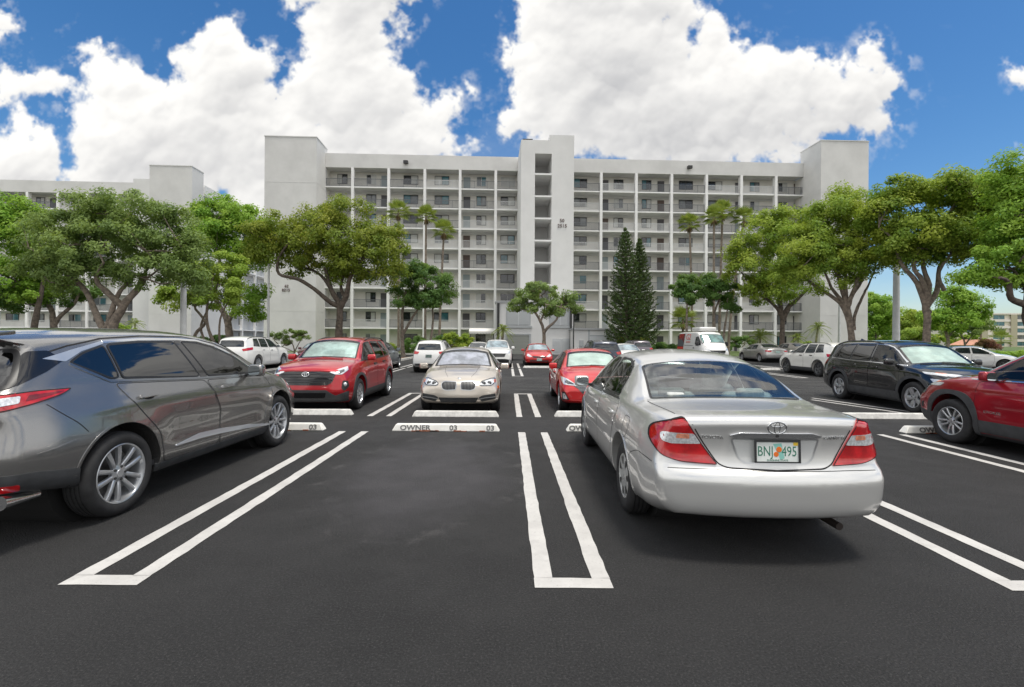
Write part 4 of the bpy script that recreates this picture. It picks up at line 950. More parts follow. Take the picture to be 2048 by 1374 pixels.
WHEELS = {}
def wheel_meshes(R_, tw, rr, style):
    key = (R_, tw, rr, style)
    if key in WHEELS: return WHEELS[key]
    h = tw/2; q = MB()
    prof = [(rr-.01, -h+.03), (rr, -h+.012), (rr+.012, -h+.004), ((R_+rr)/2, -h-.004), (R_-.03, -h+.006), (R_-.010, -h+.022), (R_-.002, -h+.04)]
    groove = [-.055, -.018, .018, .055]
    mid = []
    for gx in groove: mid += [(R_+.001, gx-.007), (R_-.007, gx-.005), (R_-.007, gx+.005), (R_+.001, gx+.007)]
    prof = prof+mid+[(r, -x) for r, x in reversed(prof)]
    q.lathe(prof, 56, 'X'); ty = q.mesh('wheel', 40); ty.materials.append(TYRE)
    m = MB(); n, w0, w1, kind = style[:4]; xo = h-.018
    m.lathe([(rr+.004, xo+.004), (rr-.004, xo+.010), (rr-.014, xo+.006), (rr-.022, xo-.02), (rr-.032, xo-.05), (rr-.04, -h+.05), (rr-.005, -h+.02), (rr+.004, -h+.02)], 48, 'X')
    if kind == 'cap':
        m.lathe([(.0, xo+.004), (.03, xo+.004), (.06, xo-.004), (rr*.55, xo+.006), (rr*.85, xo+.004), (rr-.006, xo-.004)], 48, 'X')
        for k in range(n):
            a = 2*math.pi*k/n
            for (ra, rb, wa, wb) in ((rr*.52, rr*.80, .010, .030),):
                M = Matrix.Rotation(a, 4, 'X'); m.add([(xo+.009, -wa, ra), (xo+.009, wa, ra), (xo+.010, wb, rb), (xo+.010, wb*.4, rb+.018), (xo+.010, -wb*.4, rb+.018), (xo+.010, -wb, rb)], [(0, 1, 2, 3, 4, 5)], 1, M)
    else:
        def spoke(a, sk, wA, wB):
            M = Matrix.Rotation(a, 4, 'X'); sec = []; K = 6
            for i in range(K+1):
                t = i/K; r = .045+(rr-.012-.045)*t; x = xo-.004-.020*(1-t)**1.2+.006*math.sin(math.pi*t); w = wA+(wB-wA)*t; c = sk[0]+(sk[1]-sk[0])*t
                sec.append([(x-.030, c-w*1.15, r), (x-.006, c-w, r), (x, c-w*.55, r), (x, c+w*.55, r), (x-.006, c+w, r), (x-.030, c+w*1.15, r)])
            vs = [v for s_ in sec for v in s_]; fs = [(i*6+j, i*6+j+1, (i+1)*6+j+1, (i+1)*6+j) for i in range(K) for j in range(5)]
            m.add(vs, fs, 0, M)
        for k in range(n):
            a = 2*math.pi*k/n
            if kind == 'pair':
                g_ = style[4]; spoke(a, (-.02, -g_), w0, w1); spoke(a, (.02, g_), w0, w1)
            elif kind == 'twist': spoke(a, (0, style[4]), w0, w1)
            else: spoke(a, (0, 0), w0, w1)
        m.lathe([(.0, xo-.008), (.034, xo-.008), (.037, xo-.012), (.075, xo-.022), (.08, xo-.05)], 30, 'X')
        for k in range(5):
            a = 2*math.pi*(k+.5)/5; m.lathe([(.0, 0), (.011, 0), (.012, -.004), (.013, -.03)], 10, 'X', 1, Matrix.Translation((xo-.010, math.sin(a)*.058, math.cos(a)*.058)))
    me = m.mesh('rim', 38); me.materials.append(CAPM if kind == 'cap' else (RIMD if len(style) > 5 and style[5] == 'dark' else RIMM)); me.materials.append(DARKM)
    d = MB(); d.lathe([(.0, -.0), (rr*.78, -.0), (rr*.78, -.02)], 36, 'X', 0); d.lathe([(.0, -.035), (rr-.01, -.036)], 36, 'X', 1)
    dm = d.mesh('brake_disc', 40); dm.materials.append(DISC); dm.materials.append(WELL)
    WHEELS[key] = (ty, me, dm); return WHEELS[key]

def rbox(name, sx, sy, sz, bev, m, parent, loc, rx=0., rz=0., seg=3):
    q = MB(); q.box(-sx/2, sx/2, -sy/2, sy/2, -sz/2, sz/2); me = bevelled(q.mesh(name), bev, seg)
    o = link(name, me, parent, [m], loc); o.rotation_euler = (rx, 0, rz); return o

class Car:
    def __init__(s, S, label, loc, rz, m, name='parked_car', cat='car', detail=1., scale=1.):
        s.S = S; s.m = m; s.detail = detail; L, W = S['L'], S['W']; s.L, s.W = L, W
        s.root = thing(name, label, cat, (loc[0], loc[1], 0), rz, 'vehicles parked in the lot'); s.root.scale = (scale,)*3
        s.shape(); s.raw_mesh()
        s.cuts = []
    # -- the sheet metal as stations along the length; each station a half outline from sill to roof
    def shape(s):
        S, L, W = s.S, s.L, s.W
        s.top, s.belt, s.plan, s.bot, s.tin = (pch(S[k]) for k in ('top', 'belt', 'plan', 'bot', 'tin'))
        s.bend = pch(S['bend']); s.gr = pch(S['rear']); s.gf = pch(S['front'])
        a, b, c, d = S['gh']
        s.g = lambda y: np.minimum(np.clip((np.asarray(y, float)-a)/(b-a), 0, 1), np.clip((d-np.asarray(y, float))/(d-c), 0, 1))
        hood = pch(S['hood']) if 'hood' in S else (lambda y: np.full_like(np.asarray(y, float), .12))
        s.wr = lambda y: (s.plan(y)-s.tin(y)-hood(y))*(1-sstep(0, 1, s.g(y))*.0-s.g(y))+S['wroof']*s.g(y)
        s.ze = lambda y: s.top(y)-(S.get('hoodcrown', .035)*(1-s.g(y))+S.get('roofcrown', .055)*s.g(y))
    def section(s, y):
        S = s.S; y = np.asarray(y, float); n = len(y)
        zb, w, zs = s.bot(y), s.plan(y), s.belt(y); ws = w-s.tin(y); wr, ze, zt = s.wr(y), s.ze(y), s.top(y); zm = np.minimum(S.get('zm', .62), zs-.12)
        zs = np.minimum(zs, ze-.012); cols = []
        for t in (0, .35, .7): cols.append(((w-.13)*t, zb))
        K = 17
        for i in range(K):
            t = i/(K-1); z = zb+(zs-.035-zb)*(.5-.5*math.cos(math.pi*t))*.55+(zs-.035-zb)*t*.45
            sl = np.clip((zm-z)/np.maximum(zm-zb, .05), 0, 1); su = np.clip((z-zm)/np.maximum(zs-zm, .05), 0, 1)
            x = w-S.get('tuck', .045)*sl**2-.085*sl**9-s.tin(y)*su**2.1
            for (pts, amp, wd, y0, y1) in S.get('crease', ()):
                zc = np.interp(y, [p[0] for p in pts], [p[1] for p in pts]); x = x+amp*np.exp(-((z-zc)/wd)**2)*sstep(y0, y0+.35, y)*(1-sstep(y1-.35, y1, y))
            cols.append((x, z))
        P0 = cols[-1]; P1 = (ws, zs); gx, gz = wr-ws, ze-zs; f = .16; P2 = (ws+gx*f, zs+gz*f)
        for t in (.25, .5, .75, 1.): cols.append(tuple(P0[k]*(1-t)**2+P1[k]*2*t*(1-t)+P2[k]*t*t for k in (0, 1)))
        f3 = .90; gb = s.g(y)*S.get('bulge', .012)
        for i in range(1, 11):
            t = f+(f3-f)*i/10; cols.append((ws+gx*t+gb*math.sin(math.pi*t), zs+gz*t+gb*.3*math.sin(math.pi*t)))
        P3 = cols[-1]; arc = lambda u: (wr*u, ze+(zt-ze)*(1-u**2.2)); P4 = arc(.84); Pc = (wr, ze)
        for t in (.2, .4, .6, .8, 1.): cols.append(tuple(P3[k]*(1-t)**2+Pc[k]*2*t*(1-t)+P4[k]*t*t for k in (0, 1)))
        for u in (.74, .62, .5, .38, .26, .13, 0.): cols.append(arc(u))
        X = np.stack([np.broadcast_to(np.asarray(c[0], float), (n,)) for c in cols], 1); Z = np.stack([np.broadcast_to(np.asarray(c[1], float), (n,)) for c in cols], 1)
        Re = S.get('fillet', .07); dd = np.minimum(y, s.L-y); e = np.where(dd < Re, Re-np.sqrt(np.maximum(Re**2-(Re-dd)**2, 0)), 0)
        zc = (zb+zt)/2; X = X*(1-e/np.maximum(w, .1))[:, None]; Z = zc[:, None]+(Z-zc[:, None])*(1-e/np.maximum((zt-zb)/2, .1))[:, None]
        return X, Z
    def warp(s, X, Y, Z):
        hw = s.W/2; fr = sstep(s.L-s.S.get('fzone', .9), s.L-.02, Y); rr = 1-sstep(.02, s.S.get('rzone', .8), Y)
        return Y+s.bend(Y)*np.clip(np.abs(X)/hw, 0, 1.05)**2.4-fr*s.gf(Z)+rr*s.gr(Z)
    def raw_mesh(s):
        L = s.L; st = .034/s.detail; ys = np.unique(np.concatenate([np.array([0, .004, .012, .024, .04, .058, .08]), np.linspace(.08, L-.08, int(L/st)), L-np.array([0, .004, .012, .024, .04, .058, .08])]))
        X, Z = s.section(ys); n, h = X.shape
        Xf = np.concatenate([X, -X[:, -2:0:-1]], 1); Zf = np.concatenate([Z, Z[:, -2:0:-1]], 1); m = Xf.shape[1]; Yf = np.repeat(ys[:, None], m, 1)
        V = [np.stack([Xf, Yf, Zf], 2).reshape(-1, 3)]; Fc = []
        for i in range(n-1):
            a, b = i*m, (i+1)*m
            Fc += [(a+j, a+(j+1) % m, b+(j+1) % m, b+j) for j in range(m)]
        cnt = n*m
        for end in (0, n-1):
            zc = (Zf[end].min()+Zf[end].max())/2; prev = end*m; y = ys[end]
            for q in (.94, .86, .76, .65, .53, .41, .29, .17, .07):
                V.append(np.stack([Xf[end]*q, np.full(m, y), zc+(Zf[end]-zc)*q], 1)); Fc += [((prev+j, cnt+j, cnt+(j+1) % m, prev+(j+1) % m) if end == 0 else (prev+j, prev+(j+1) % m, cnt+(j+1) % m, cnt+j)) for j in range(m)]; prev = cnt; cnt += m
            V.append(np.array([[0, y, zc]])); Fc += [((prev+j, cnt, prev+(j+1) % m) if end == 0 else (prev+j, prev+(j+1) % m, cnt)) for j in range(m)]; cnt += 1
        V = np.concatenate(V); V[:, 1] = s.warp(V[:, 0], V[:, 1], V[:, 2])
        bm = bmesh.new(); vs = [bm.verts.new(v) for v in V]
        for f in Fc: bm.faces.new([vs[i] for i in f])
        bmesh.ops.recalc_face_normals(bm, faces=bm.faces); bm.normal_update(); bm.verts.ensure_lookup_table(); bm.faces.ensure_lookup_table()
        s.bvh = BVHTree.FromBMesh(bm); s.VN = [(v.co.copy(), v.normal.copy()) for v in bm.verts]; s.FV = [[v.index for v in f.verts] for f in bm.faces] if (bm.verts.index_update() or True) else 0
        me = bpy.data.meshes.new('body'); bm.to_mesh(me); bm.free(); s.me = me
    def hit(s, a, b, mode, sx=1):
        if mode == 's': o, d = Vector((sx*2.5, a, b)), Vector((-sx, 0, 0))
        elif mode == 'r': o, d = Vector((a, -2.5, b)), Vector((0, 1, 0))
        elif mode == 'f': o, d = Vector((a, s.L+2.5, b)), Vector((0, -1, 0))
        elif mode in 'cC':      # a rear (c) or front (C) corner, seen along its diagonal; a runs from the end face round to the side
            k = .70710678; e = 1 if mode == 'c' else -1; d = Vector((-sx*k, e*k, 0)); y0 = 0 if mode == 'c' else s.L; o = Vector((sx*k*a, y0+e*k*a, b))-d*4
        else: o, d = Vector((a, b, 4)), Vector((0, 0, -1))
        loc, nrm, i, _ = s.bvh.ray_cast(o, d)
        if loc is None:
            loc, nrm, i, _ = s.bvh.find_nearest(o+d*(4 if mode in 'cC' else 2.5-(s.W/2 if mode == 's' else 0)) if mode != 't' else Vector((a, b, 1)))
        ids = s.FV[i]; w = poly_3d_calc([s.VN[k][0] for k in ids], loc); N = Vector()
        for k, q in zip(ids, w): N += s.VN[k][1]*q
        return loc, N.normalized()
    def _lay(s, faces2d, name, mode, sx, m, off, step, skirt, parent):
        bm = bmesh.new()
        for poly in faces2d:
            try: bm.faces.new([bm.verts.new((p[0], p[1], 0)) for p in poly])
            except ValueError: pass
        bmesh.ops.remove_doubles(bm, verts=bm.verts, dist=1e-6)
        for ax in (0, 1):
            c = [v.co[ax] for v in bm.verts]; lo, hi = min(c), max(c); n = int((hi-lo)/step); nrm = Vector((1, 0, 0) if ax == 0 else (0, 1, 0))
            for k in range(1, n+1):
                p = lo+(hi-lo)*k/(n+1); bmesh.ops.bisect_plane(bm, geom=bm.verts[:]+bm.edges[:]+bm.faces[:], dist=1e-6, plane_co=nrm*p, plane_no=nrm)
        big = [f for f in bm.faces if len(f.verts) > 4]
        if big: bmesh.ops.triangulate(bm, faces=big)
        nr = {}
        for v in bm.verts:
            loc, N = s.hit(v.co.x, v.co.y, mode, sx); nr[v] = N; v.co = loc+N*off
        bm.normal_update()
        if bm.faces:
            tot = sum(f.normal.dot(nr[f.verts[0]])*f.calc_area() for f in bm.faces)
            if tot < 0: bmesh.ops.reverse_faces(bm, faces=bm.faces[:])
        if skirt and off > .0012:
            be = [e for e in bm.edges if len(e.link_faces) == 1]; r = bmesh.ops.extrude_edge_only(bm, edges=be)
            for v in [x for x in r['geom'] if isinstance(x, bmesh.types.BMVert)]:
                w = min(nr, key=lambda q: (q.co-v.co).length_squared) if len(nr) < 60 else None
                if w is None:
                    e = [q for q in v.link_edges if q.other_vert(v) in nr]; w = e[0].other_vert(v)
                v.co = v.co-nr[w]*(off+.004)
        for f in bm.faces: f.smooth = True
        bm.verts.index_update(); N = [tuple(nr[v]) if v in nr else (0, 0, 0) for v in bm.verts]
        me = bpy.data.meshes.new(name); bm.to_mesh(me); bm.free()
        me.normals_split_custom_set_from_vertices(N)
        return link(name, me, parent or s.root, [m])
    def patch(s, name, poly, mode, m, off=.004, step=.06, skirt=True, sx=1, parent=None):
        return s._lay([poly], name, mode, sx, m, off, step, skirt, parent)
    def ring(s, name, poly, w, mode, m, off=.005, sx=1, parent=None, step=.06):
        inn = inset(poly, w); N = len(poly)
        return s._lay([(poly[i], poly[(i+1) % N], inn[(i+1) % N], inn[i]) for i in range(N)], name, mode, sx, m, off, step, False, parent)
    def strip(s, name, pts, w, mode, m, off=.003, sx=1, parent=None, step=.07, closed=False):
        P = [Vector(p[:2]) for p in pts]; q = []
        for i in range(len(P)):
            a, b = P[max(i-1, 0)], P[min(i+1, len(P)-1)]; t = (b-a).normalized(); n = Vector((-t.y, t.x)); ww = w[i] if hasattr(w, '__len__') else w
            q.append((P[i]+n*ww/2, P[i]-n*ww/2))
        return s._lay([(q[i][0], q[i+1][0], q[i+1][1], q[i][1]) for i in range(len(q)-1)], name, mode, sx, m, off, step, off > .004, parent)
    def seam(s, pts, mode='s', sx=1, w=.007, parent=None, name='panel_gap', round_=.05):
        P = pts
        if round_ and len(pts) > 2:
            P = [pts[0][:2]]
            for i in range(1, len(pts)-1):
                p, a, b = Vector(pts[i][:2]), Vector(pts[i-1][:2]), Vector(pts[i+1][:2]); r = min(round_, (a-p).length*.45, (b-p).length*.45)
                q0, q1 = p+(a-p).normalized()*r, p+(b-p).normalized()*r
                for k in range(5): t = k/4; q = q0*(1-t)**2+p*2*t*(1-t)+q1*t*t; P.append((q.x, q.y))
            P.append(pts[-1][:2])
        return s.strip(name, P, w, mode, SEAM, .0011, sx, parent)
    # -- glazing
    def window(s, poly, mode, gm, name='window', sx=1, frame=.028, cut=None, shade=None, parent=None, hole=True):
        rp = rpoly(poly, .05); o = s.patch(name, rp, mode, gm, .0045, .07, False, sx, parent)
        s.ring('seal', rp, frame, mode, FRIT, .0058, sx, o)
        if hole: s.cuts.append((inset([p[:2] for p in (cut or poly)], .012), mode, sx))
        if shade: s.patch('sunshade', inset(rp, .03), mode, shade, -.035, .08, False, sx)
        return o
    def screen_poly(s, ya, yb, wa, wb, n=8):
        """a windscreen seen from above: base at station ya, head at yb"""
        out = []
        for (y, w, o) in ((ya, wa, 1), (yb, wb, -1)):
            for i in range(n+1):
                x = (-w+2*w*i/n)*o; out.append((x, float(s.warp(np.array([x]), np.array([y]), np.array([1.2]))[0])))
        return out
    def side_win(s, y0b, y0t, y1b, y1t, m=.05, mb=.03, n=7):
        tp = lambda y: float(s.ze(y))-m; bt = lambda y: float(min(s.belt(y), s.ze(y)-.012))+mb
        out = [(y0b+(y1b-y0b)*i/n, bt(y0b+(y1b-y0b)*i/n)) for i in range(n+1)]+[(y1t+(y0t-y1t)*i/n, tp(y1t+(y0t-y1t)*i/n)) for i in range(n+1)]
        res = []
        for p in out:
            wy = float(s.warp(np.array([s.W*.4]), np.array([p[0]]), np.array([p[1]]))[0]); p = (wy, p[1])
            if not res or (Vector(p)-Vector(res[-1])).length > .02: res.append(p)
        return res
    # -- wheels, arches
    def finish(s, well=True):
        S = s.S; A = S['ax']; me = s.me
        bobj = link('body', me, s.root, [s.m, UNDER])
        cutters = []
        for y in A:
            q = MB(); r = S['ar']; n = 40; q.lathe([(0, -1.3), (r, -1.3), (r, 1.3), (0, 1.3)], n, 'X', 0, Matrix.Translation((0, y, S['az'])))
            bm = bmesh.new(); cm = q.mesh('cutter'); bm.from_mesh(cm); bmesh.ops.remove_doubles(bm, verts=bm.verts, dist=1e-5); bmesh.ops.recalc_face_normals(bm, faces=bm.faces); bm.to_mesh(cm); bm.free()
            c = link('cutter', cm, s.root); cutters.append(c); mod = bobj.modifiers.new('arch', 'BOOLEAN'); mod.operation = 'DIFFERENCE'; mod.solver = 'EXACT'; mod.object = c
        dg = bpy.context.evaluated_depsgraph_get(); dg.update(); nm = bpy.data.meshes.new_from_object(bobj.evaluated_get(dg))
        bobj.modifiers.clear()
        for c in cutters: bpy.data.objects.remove(c)
        bm = bmesh.new(); bm.from_mesh(nm)
        for (poly, mode, sx) in s.cuts:
            N = len(poly); lo = Vector((min(p[0] for p in poly)-.04, min(p[1] for p in poly)-.04)); hi = Vector((max(p[0] for p in poly)+.04, max(p[1] for p in poly)+.04))
            def uv(c): return (c.y, c.z) if mode == 's' else ((c.x, c.z) if mode in 'rf' else (c.x, c.y))
            def ok(f):
                c = f.calc_center_median(); a, b = uv(c)
                if not (lo.x < a < hi.x and lo.y < b < hi.y): return False
                if mode == 's': return c.x*sx > .3
                if mode == 'r': return c.y < 1.3
                if mode == 'f': return c.y > s.L-1.2
                return c.z > .75
            geo = [f for f in bm.faces if ok(f)]
            for i in range(N):
                p, r = Vector(poly[i]), Vector(poly[(i+1) % N]); d = r-p
                if d.length < 1e-4: continue
                pc, pn = ((0, p.x, p.y), (0, -d.y, d.x)) if mode == 's' else (((p.x, 0, p.y), (-d.y, 0, d.x)) if mode in 'rf' else ((p.x, p.y, 0), (-d.y, d.x, 0)))
                near = [f for f in geo if f.is_valid and min(((Vector(uv(f.calc_center_median()))-p).length, (Vector(uv(f.calc_center_median()))-r).length, abs((Vector(uv(f.calc_center_median()))-p).cross(d.normalized())))) < .12]
                res = bmesh.ops.bisect_plane(bm, geom=list({e for f in near for e in f.edges} | set(near) | {v for f in near for v in f.verts}), dist=1e-5, plane_co=pc, plane_no=pn)
                geo = list({f for f in geo if f.is_valid} | {x for x in res['geom'] if isinstance(x, bmesh.types.BMFace) and x.is_valid})
            geo = [f for f in bm.faces if ok(f)]
            kill = [f for f in geo if inside(poly, *uv(f.calc_center_median()))]
            bmesh.ops.delete(bm, geom=kill, context='FACES')
        lowz = float(s.bot(s.L/2))+.015
        for f in bm.faces:
            f.smooth = True; c = f.calc_center_median()
            f.material_index = 1 if (c.z < lowz and f.normal.z < -.6) or any((Vector((c.y, c.z))-Vector((y, S['az']))).length < S['ar']-.012 for y in A) else 0
        bm.to_mesh(nm); bm.free(); nm.set_sharp_from_angle(angle=R(38)); nm.name = 'body'
        nm.materials.clear(); nm.materials.append(s.m); nm.materials.append(UNDER); bobj.data = nm; s.body = bobj
        R_, tw, rr = S['tyre']; trk = S['track']; ty, rm, dm = wheel_meshes(R_, tw, rr, S['rim'])
        for k, y in enumerate(A):
            for sx in (1, -1):
                w = share(ty, 'wheel', s.root, (sx*(trk-tw/2), y, R_), 0 if sx > 0 else math.pi); share(rm, 'rim', w, (0, 0, 0)); share(dm, 'brake_disc', w, (0, 0, 0))
                w.rotation_euler = (S.get('spin', .3)*(1+k), 0, 0 if sx > 0 else math.pi)
            q = MB(); q.lathe([(0, -trk+tw+.03), (S['ar']-.004, -trk+tw+.03), (S['ar']-.004, trk-tw-.03), (0, trk-tw-.03)], 24, 'X', 0, Matrix.Translation((0, y, S['az']))); q.build('wheel_well', WELL, s.root)
        return bobj
    def arch_trim(s, w, m, off=.012, z0=None, squarish=0.):
        S = s.S
        for y in S['ax']:
            for sx in (1, -1):
                q = []; n = 30; zl = (z0 if z0 is not None else float(s.bot(s.L/2))+.03)
                pa = []
                for i in range(n+1):
                    a = -R(18)+(math.pi+R(36))*i/n; r = S['ar']-.004
                    c, d = math.cos(a), math.sin(a); k = 1+squarish*(abs(math.sin(2*a)))**2
                    p, o = (y+r*c, S['az']+r*d), (y+(r+w)*k*c, S['az']+(r+w)*k*d); pa.append((p, o))
                pa = [x for x in pa if x[0][1] > zl]
                s._lay([(pa[i][0], pa[i+1][0], pa[i+1][1], pa[i][1]) for i in range(len(pa)-1)], 'arch_trim', 's', sx, m, off, .09, True, None)
    def interior(s, seat, y_front, zf=.30, rear=True, wheel_sx=-1, head=(1.16, 1.10), yr=None, wide=.36):
        yr = yr if yr is not None else y_front-.86
        rows = [(y_front, head[0], (-wide, wide))]+([(yr, head[1], (-wide, wide))] if rear else [])
        for (y, zh, xs) in rows:
            for x in xs:
                t = rbox('seat', .50, .50, .16, .06, seat, s.root, (x, y+.22, zf+.16)); b_ = rbox('seat_back', .48, .15, .60, .07, seat, t, (0, -.27, .33), R(14))
                rbox('headrest', .25, .10, .17, .045, seat, t, (0, -.38, zh-zf-.24), R(6))
        q = MB(); x = s.plan(s.L/2)-.16; q.box(-x, x, y_front+.62, y_front+.90, zf+.2, float(s.belt(y_front+.7))-.05); d = link('dashboard', bevelled(q.mesh('dashboard'), .07, 3), s.root, [CLOTHD])
        w = MB(); w.lathe([(.175+.014*math.cos(a), .014*math.sin(a)) for a in np.linspace(0, 2*math.pi, 9)[:-1]], 24, 'Y', 0, closed=True); w.box(-.17, .17, -.012, .012, -.02, .02); o = w.build('steering_wheel', CLOTHD, s.root, 60, (wheel_sx*.36, y_front+.52, zf+.58)); o.rotation_euler = (R(-24), 0, 0)
        q = MB(); x = s.plan(s.L/2)-.07; q.box(-x, x, max(.3, s.S['ax'][0]+.35), s.S['ax'][1]-.45, zf-.05, zf); q.build('floor', CLOTHD, s.root)
    def mirror(s, y, z, m, size=(.20, .11, .15), out=.06, glass_=True):
        for sx in (1, -1):
            x = abs(s.hit(y, z-.02, 's', sx)[0].x); o = rbox('wing_mirror', size[0], size[1], size[2], min(size)*.40, m, s.root, (sx*(x+out+size[0]/2), y, z+.02), 0, sx*R(-8), 4)
            rbox('mirror_stalk', out+.10, .05, .035, .012, BLACKP, o, (-sx*(size[0]/2+out/2-.02), 0, -size[2]*.36), 0, 0, 2)
            q = MB(); n = 14; a, b = size[0]*.42, size[2]*.40
            pts = [(a*(abs(math.cos(t))**.6)*(1 if math.cos(t) > 0 else -1), -size[1]/2-.002, b*(abs(math.sin(t))**.6)*(1 if math.sin(t) > 0 else -1)) for t in np.linspace(0, 2*math.pi, 25)[:-1]]
            q.add(pts, [tuple(range(24))]); q.build('mirror_glass', mat('mirror_glass', (.62, .68, .70), .03, 1.0), o)
    def handle(s, y, z, sx, m, L=.22, parent=None):
        s.patch('handle_cup', [(y+.095*math.cos(a), z+.012+.042*math.sin(a)) for a in np.linspace(0, 2*math.pi, 15)[:-1]], 's', SEAM, .0015, .06, False, sx, parent)
        return s.patch('handle', rpoly([(y-L/2, z+.017), (y+L/2, z+.021), (y+L/2, z-.012), (y-L/2, z-.016)], .016), 's', m, .036, .05, True, sx, parent)
    def door(s, poly, sx, hy=None, hz=None, hm=None):
        o = s.patch('door', rpoly(poly, .06), 's', s.m, .0022, .07, True, sx); rp = rpoly(poly, .06)
        s.ring('door_gap', rp, .0065, 's', SEAM, .0032, sx, o)
        if hy: s.handle(hy, hz, sx, hm or s.m, parent=o)
        return o
    def sym(s, name, pts, mode, m, off=.006, step=.05, r=.015, parent=None):
        """the same patch on both halves of a face"""
        out = []
        for k in (1, -1): out.append(s.patch(name, rpoly([(k*p[0],)+tuple(p[1:]) for p in pts], r), mode, m, off, step, True, 1, parent))
        return out
    def plate(s, z, mode, text='', w=.31, h=.155, off=.012, x=0., m=PLATEW, ink=PGREEN):
        loc, N = s.hit(x, z, mode); o = MB(); o.box(-w/2, w/2, -.006, .006, -h/2, h/2); pl = link('number_plate', bevelled(o.mesh('number_plate'), .004, 1), s.root, [m]); pl.location = loc+N*off
        tilt = math.asin(max(-1, min(1, N.z))); pl.rotation_euler = (-tilt if mode == 'r' else -tilt, 0, 0 if mode == 'r' else math.pi)
        if text:
            e = link('plate_text', text_mesh('plate_text', text, .085, .0006), pl, [ink]); e.location = (0, -.0068, -.002); e.rotation_euler = (R(90), 0, 0)
        return pl

def shape(L, W, top, belt, gh, wroof, ax, tyre, rim, rear, front, plan=None, bot=None, tin=None, bend=None, hood=None, **kw):
    h = W/2
    S = dict(L=L, W=W, top=top, belt=belt, gh=gh, wroof=wroof, ax=ax, tyre=tyre, rim=rim, rear=rear, front=front,
             plan=plan or [(0, h-.085), (.35, h-.02), (1.1, h), (L-1.5, h), (L-.75, h-.03), (L-.3, h-.10), (L, h-.19)],
             bot=bot or [(0, .34), (.4, .25), (1, .205), (L-1, .20), (L-.3, .21), (L, .27)],
             tin=tin or [(0, .10), (.8, .075), (L*.5, .06), (L-1.3, .07), (L-.6, .10), (L, .14)],
             bend=bend or [(0, .13), (.9, .09), (1.7, .03), (L*.55, 0), (L*.68, -.05), (L-1.2, -.10), (L-.4, -.16), (L, -.24)],
             hood=hood or [(0, .10), (1, .12), (L-1.2, .10), (L, .14)], ar=tyre[0]+.062, az=tyre[0]+.012, track=h-.022)
    S.update(kw); return S

# ------- silver sedan
SILV = paint('paint_silver', (.66, .66, .645), .6, .29)
CAM = shape(4.81, 1.795,
    top=[(0, 1.01), (.05, 1.036), (.22, 1.046), (.7, 1.06), (.86, 1.078), (1.25, 1.255), (1.62, 1.395), (1.95, 1.455), (2.35, 1.475), (2.72, 1.455), (2.95, 1.41), (3.35, 1.225), (3.72, 1.03), (3.85, .99), (4.2, .935), (4.5, .855), (4.7, .765), (4.81, .68)],
    belt=[(0, .985), (.2, .998), (.9, 1.005), (1.6, .985), (2.6, .95), (3.7, .925), (4.3, .85), (4.65, .74), (4.81, .60)],
    gh=(.80, 1.66, 2.90, 3.74), wroof=.565, ax=(1.10, 3.84), tyre=(.325, .205, .20), rim=(7, .02, .03, 'cap'),
    rear=[(.2, .03), (.34, .010), (.44, .0), (.58, .0), (.635, .02), (.675, .065), (.70, .075), (.83, .088), (.93, .082), (1.02, .062), (1.08, .06)], front=[(.2, .04), (.4, 0), (.6, 0), (.8, .06), (1, .12)],
    tin=[(0, .11), (.4, .10), (.9, .085), (2.5, .06), (3.7, .07), (4.3, .10), (4.81, .15)], bend=[(0, .17), (.8, .11), (1.7, .03), (2.6, 0), (3.3, -.06), (3.8, -.11), (4.4, -.16), (4.81, -.25)], hood=[(0, .10), (.8, .10), (3.7, .09), (4.81, .14)], hoodcrown=.022,
    crease=[([(0, .62), (4.8, .56)], .006, .035, 1.4, 3.6)], fillet=.048, ar=.385, az=.345, track=.862)
c = Car(CAM, 'silver four door sedan seen from behind with white and green licence plate', (1.90, 3.32), R(-1.5), SILV, detail=1.25)
for sx in (1, -1):
    fw = [(2.41, .985), (2.37, 1.375), (2.60, 1.37), (2.80, 1.31), (3.05, 1.19), (3.42, .965)]
    rw = [(1.53, 1.01), (1.60, 1.19), (1.74, 1.32), (1.92, 1.37), (2.30, 1.38), (2.34, .99)]
    d1 = c.door([(1.37, .93), (1.46, .70), (1.56, .46), (1.62, .30), (2.36, .29), (2.37, .965), (1.42, .995)], sx, 1.64, .845)
    d2 = c.door([(2.385, .965), (2.375, .29), (3.36, .29), (3.44, .55), (3.47, .93)], sx, 2.60, .82)
    o = c.window(rw, 's', GCLEAR, sx=sx, frame=.022, parent=None); c.strip('divider', [(1.76, 1.0), (1.83, 1.355)], .024, 's', FRIT, .006, sx, o)
    c.window(fw, 's', GCLEAR, sx=sx, frame=.022)
    c.strip('window_trim', [(1.50, .995), (2.0, .988), (2.40, .975), (3.0, .96), (3.46, .945)], .02, 's', FRIT, .006, sx)
    c.strip('side_moulding', [(1.50, .545), (2.35, .535), (3.35, .52)], [.02, .035, .02], 's', SILV, .008, sx)
    c.seam([(.20, .665), (.50, .70), (.69, .64), (.73, .60)], sx=sx, w=.005)
c.ring('fuel_flap', rpoly([(.84, .90), (1.03, .905), (1.05, .76), (.93, .70), (.86, .76)], .05), .005, 's', SEAM, .0012, -1)
rw = c.screen_poly(.865, 1.53, .66, .585); c.window(rw, 't', GTEAL, 'rear_window', frame=.02, cut=rw)
ws = c.screen_poly(3.70, 2.93, .70, .58); c.window(ws, 't', GCLEAR, 'windscreen', frame=.03, cut=ws)
c.strip('brake_light', [(-.14, 1.60), (.14, 1.60)], .03, 't', LDRED, -.03)
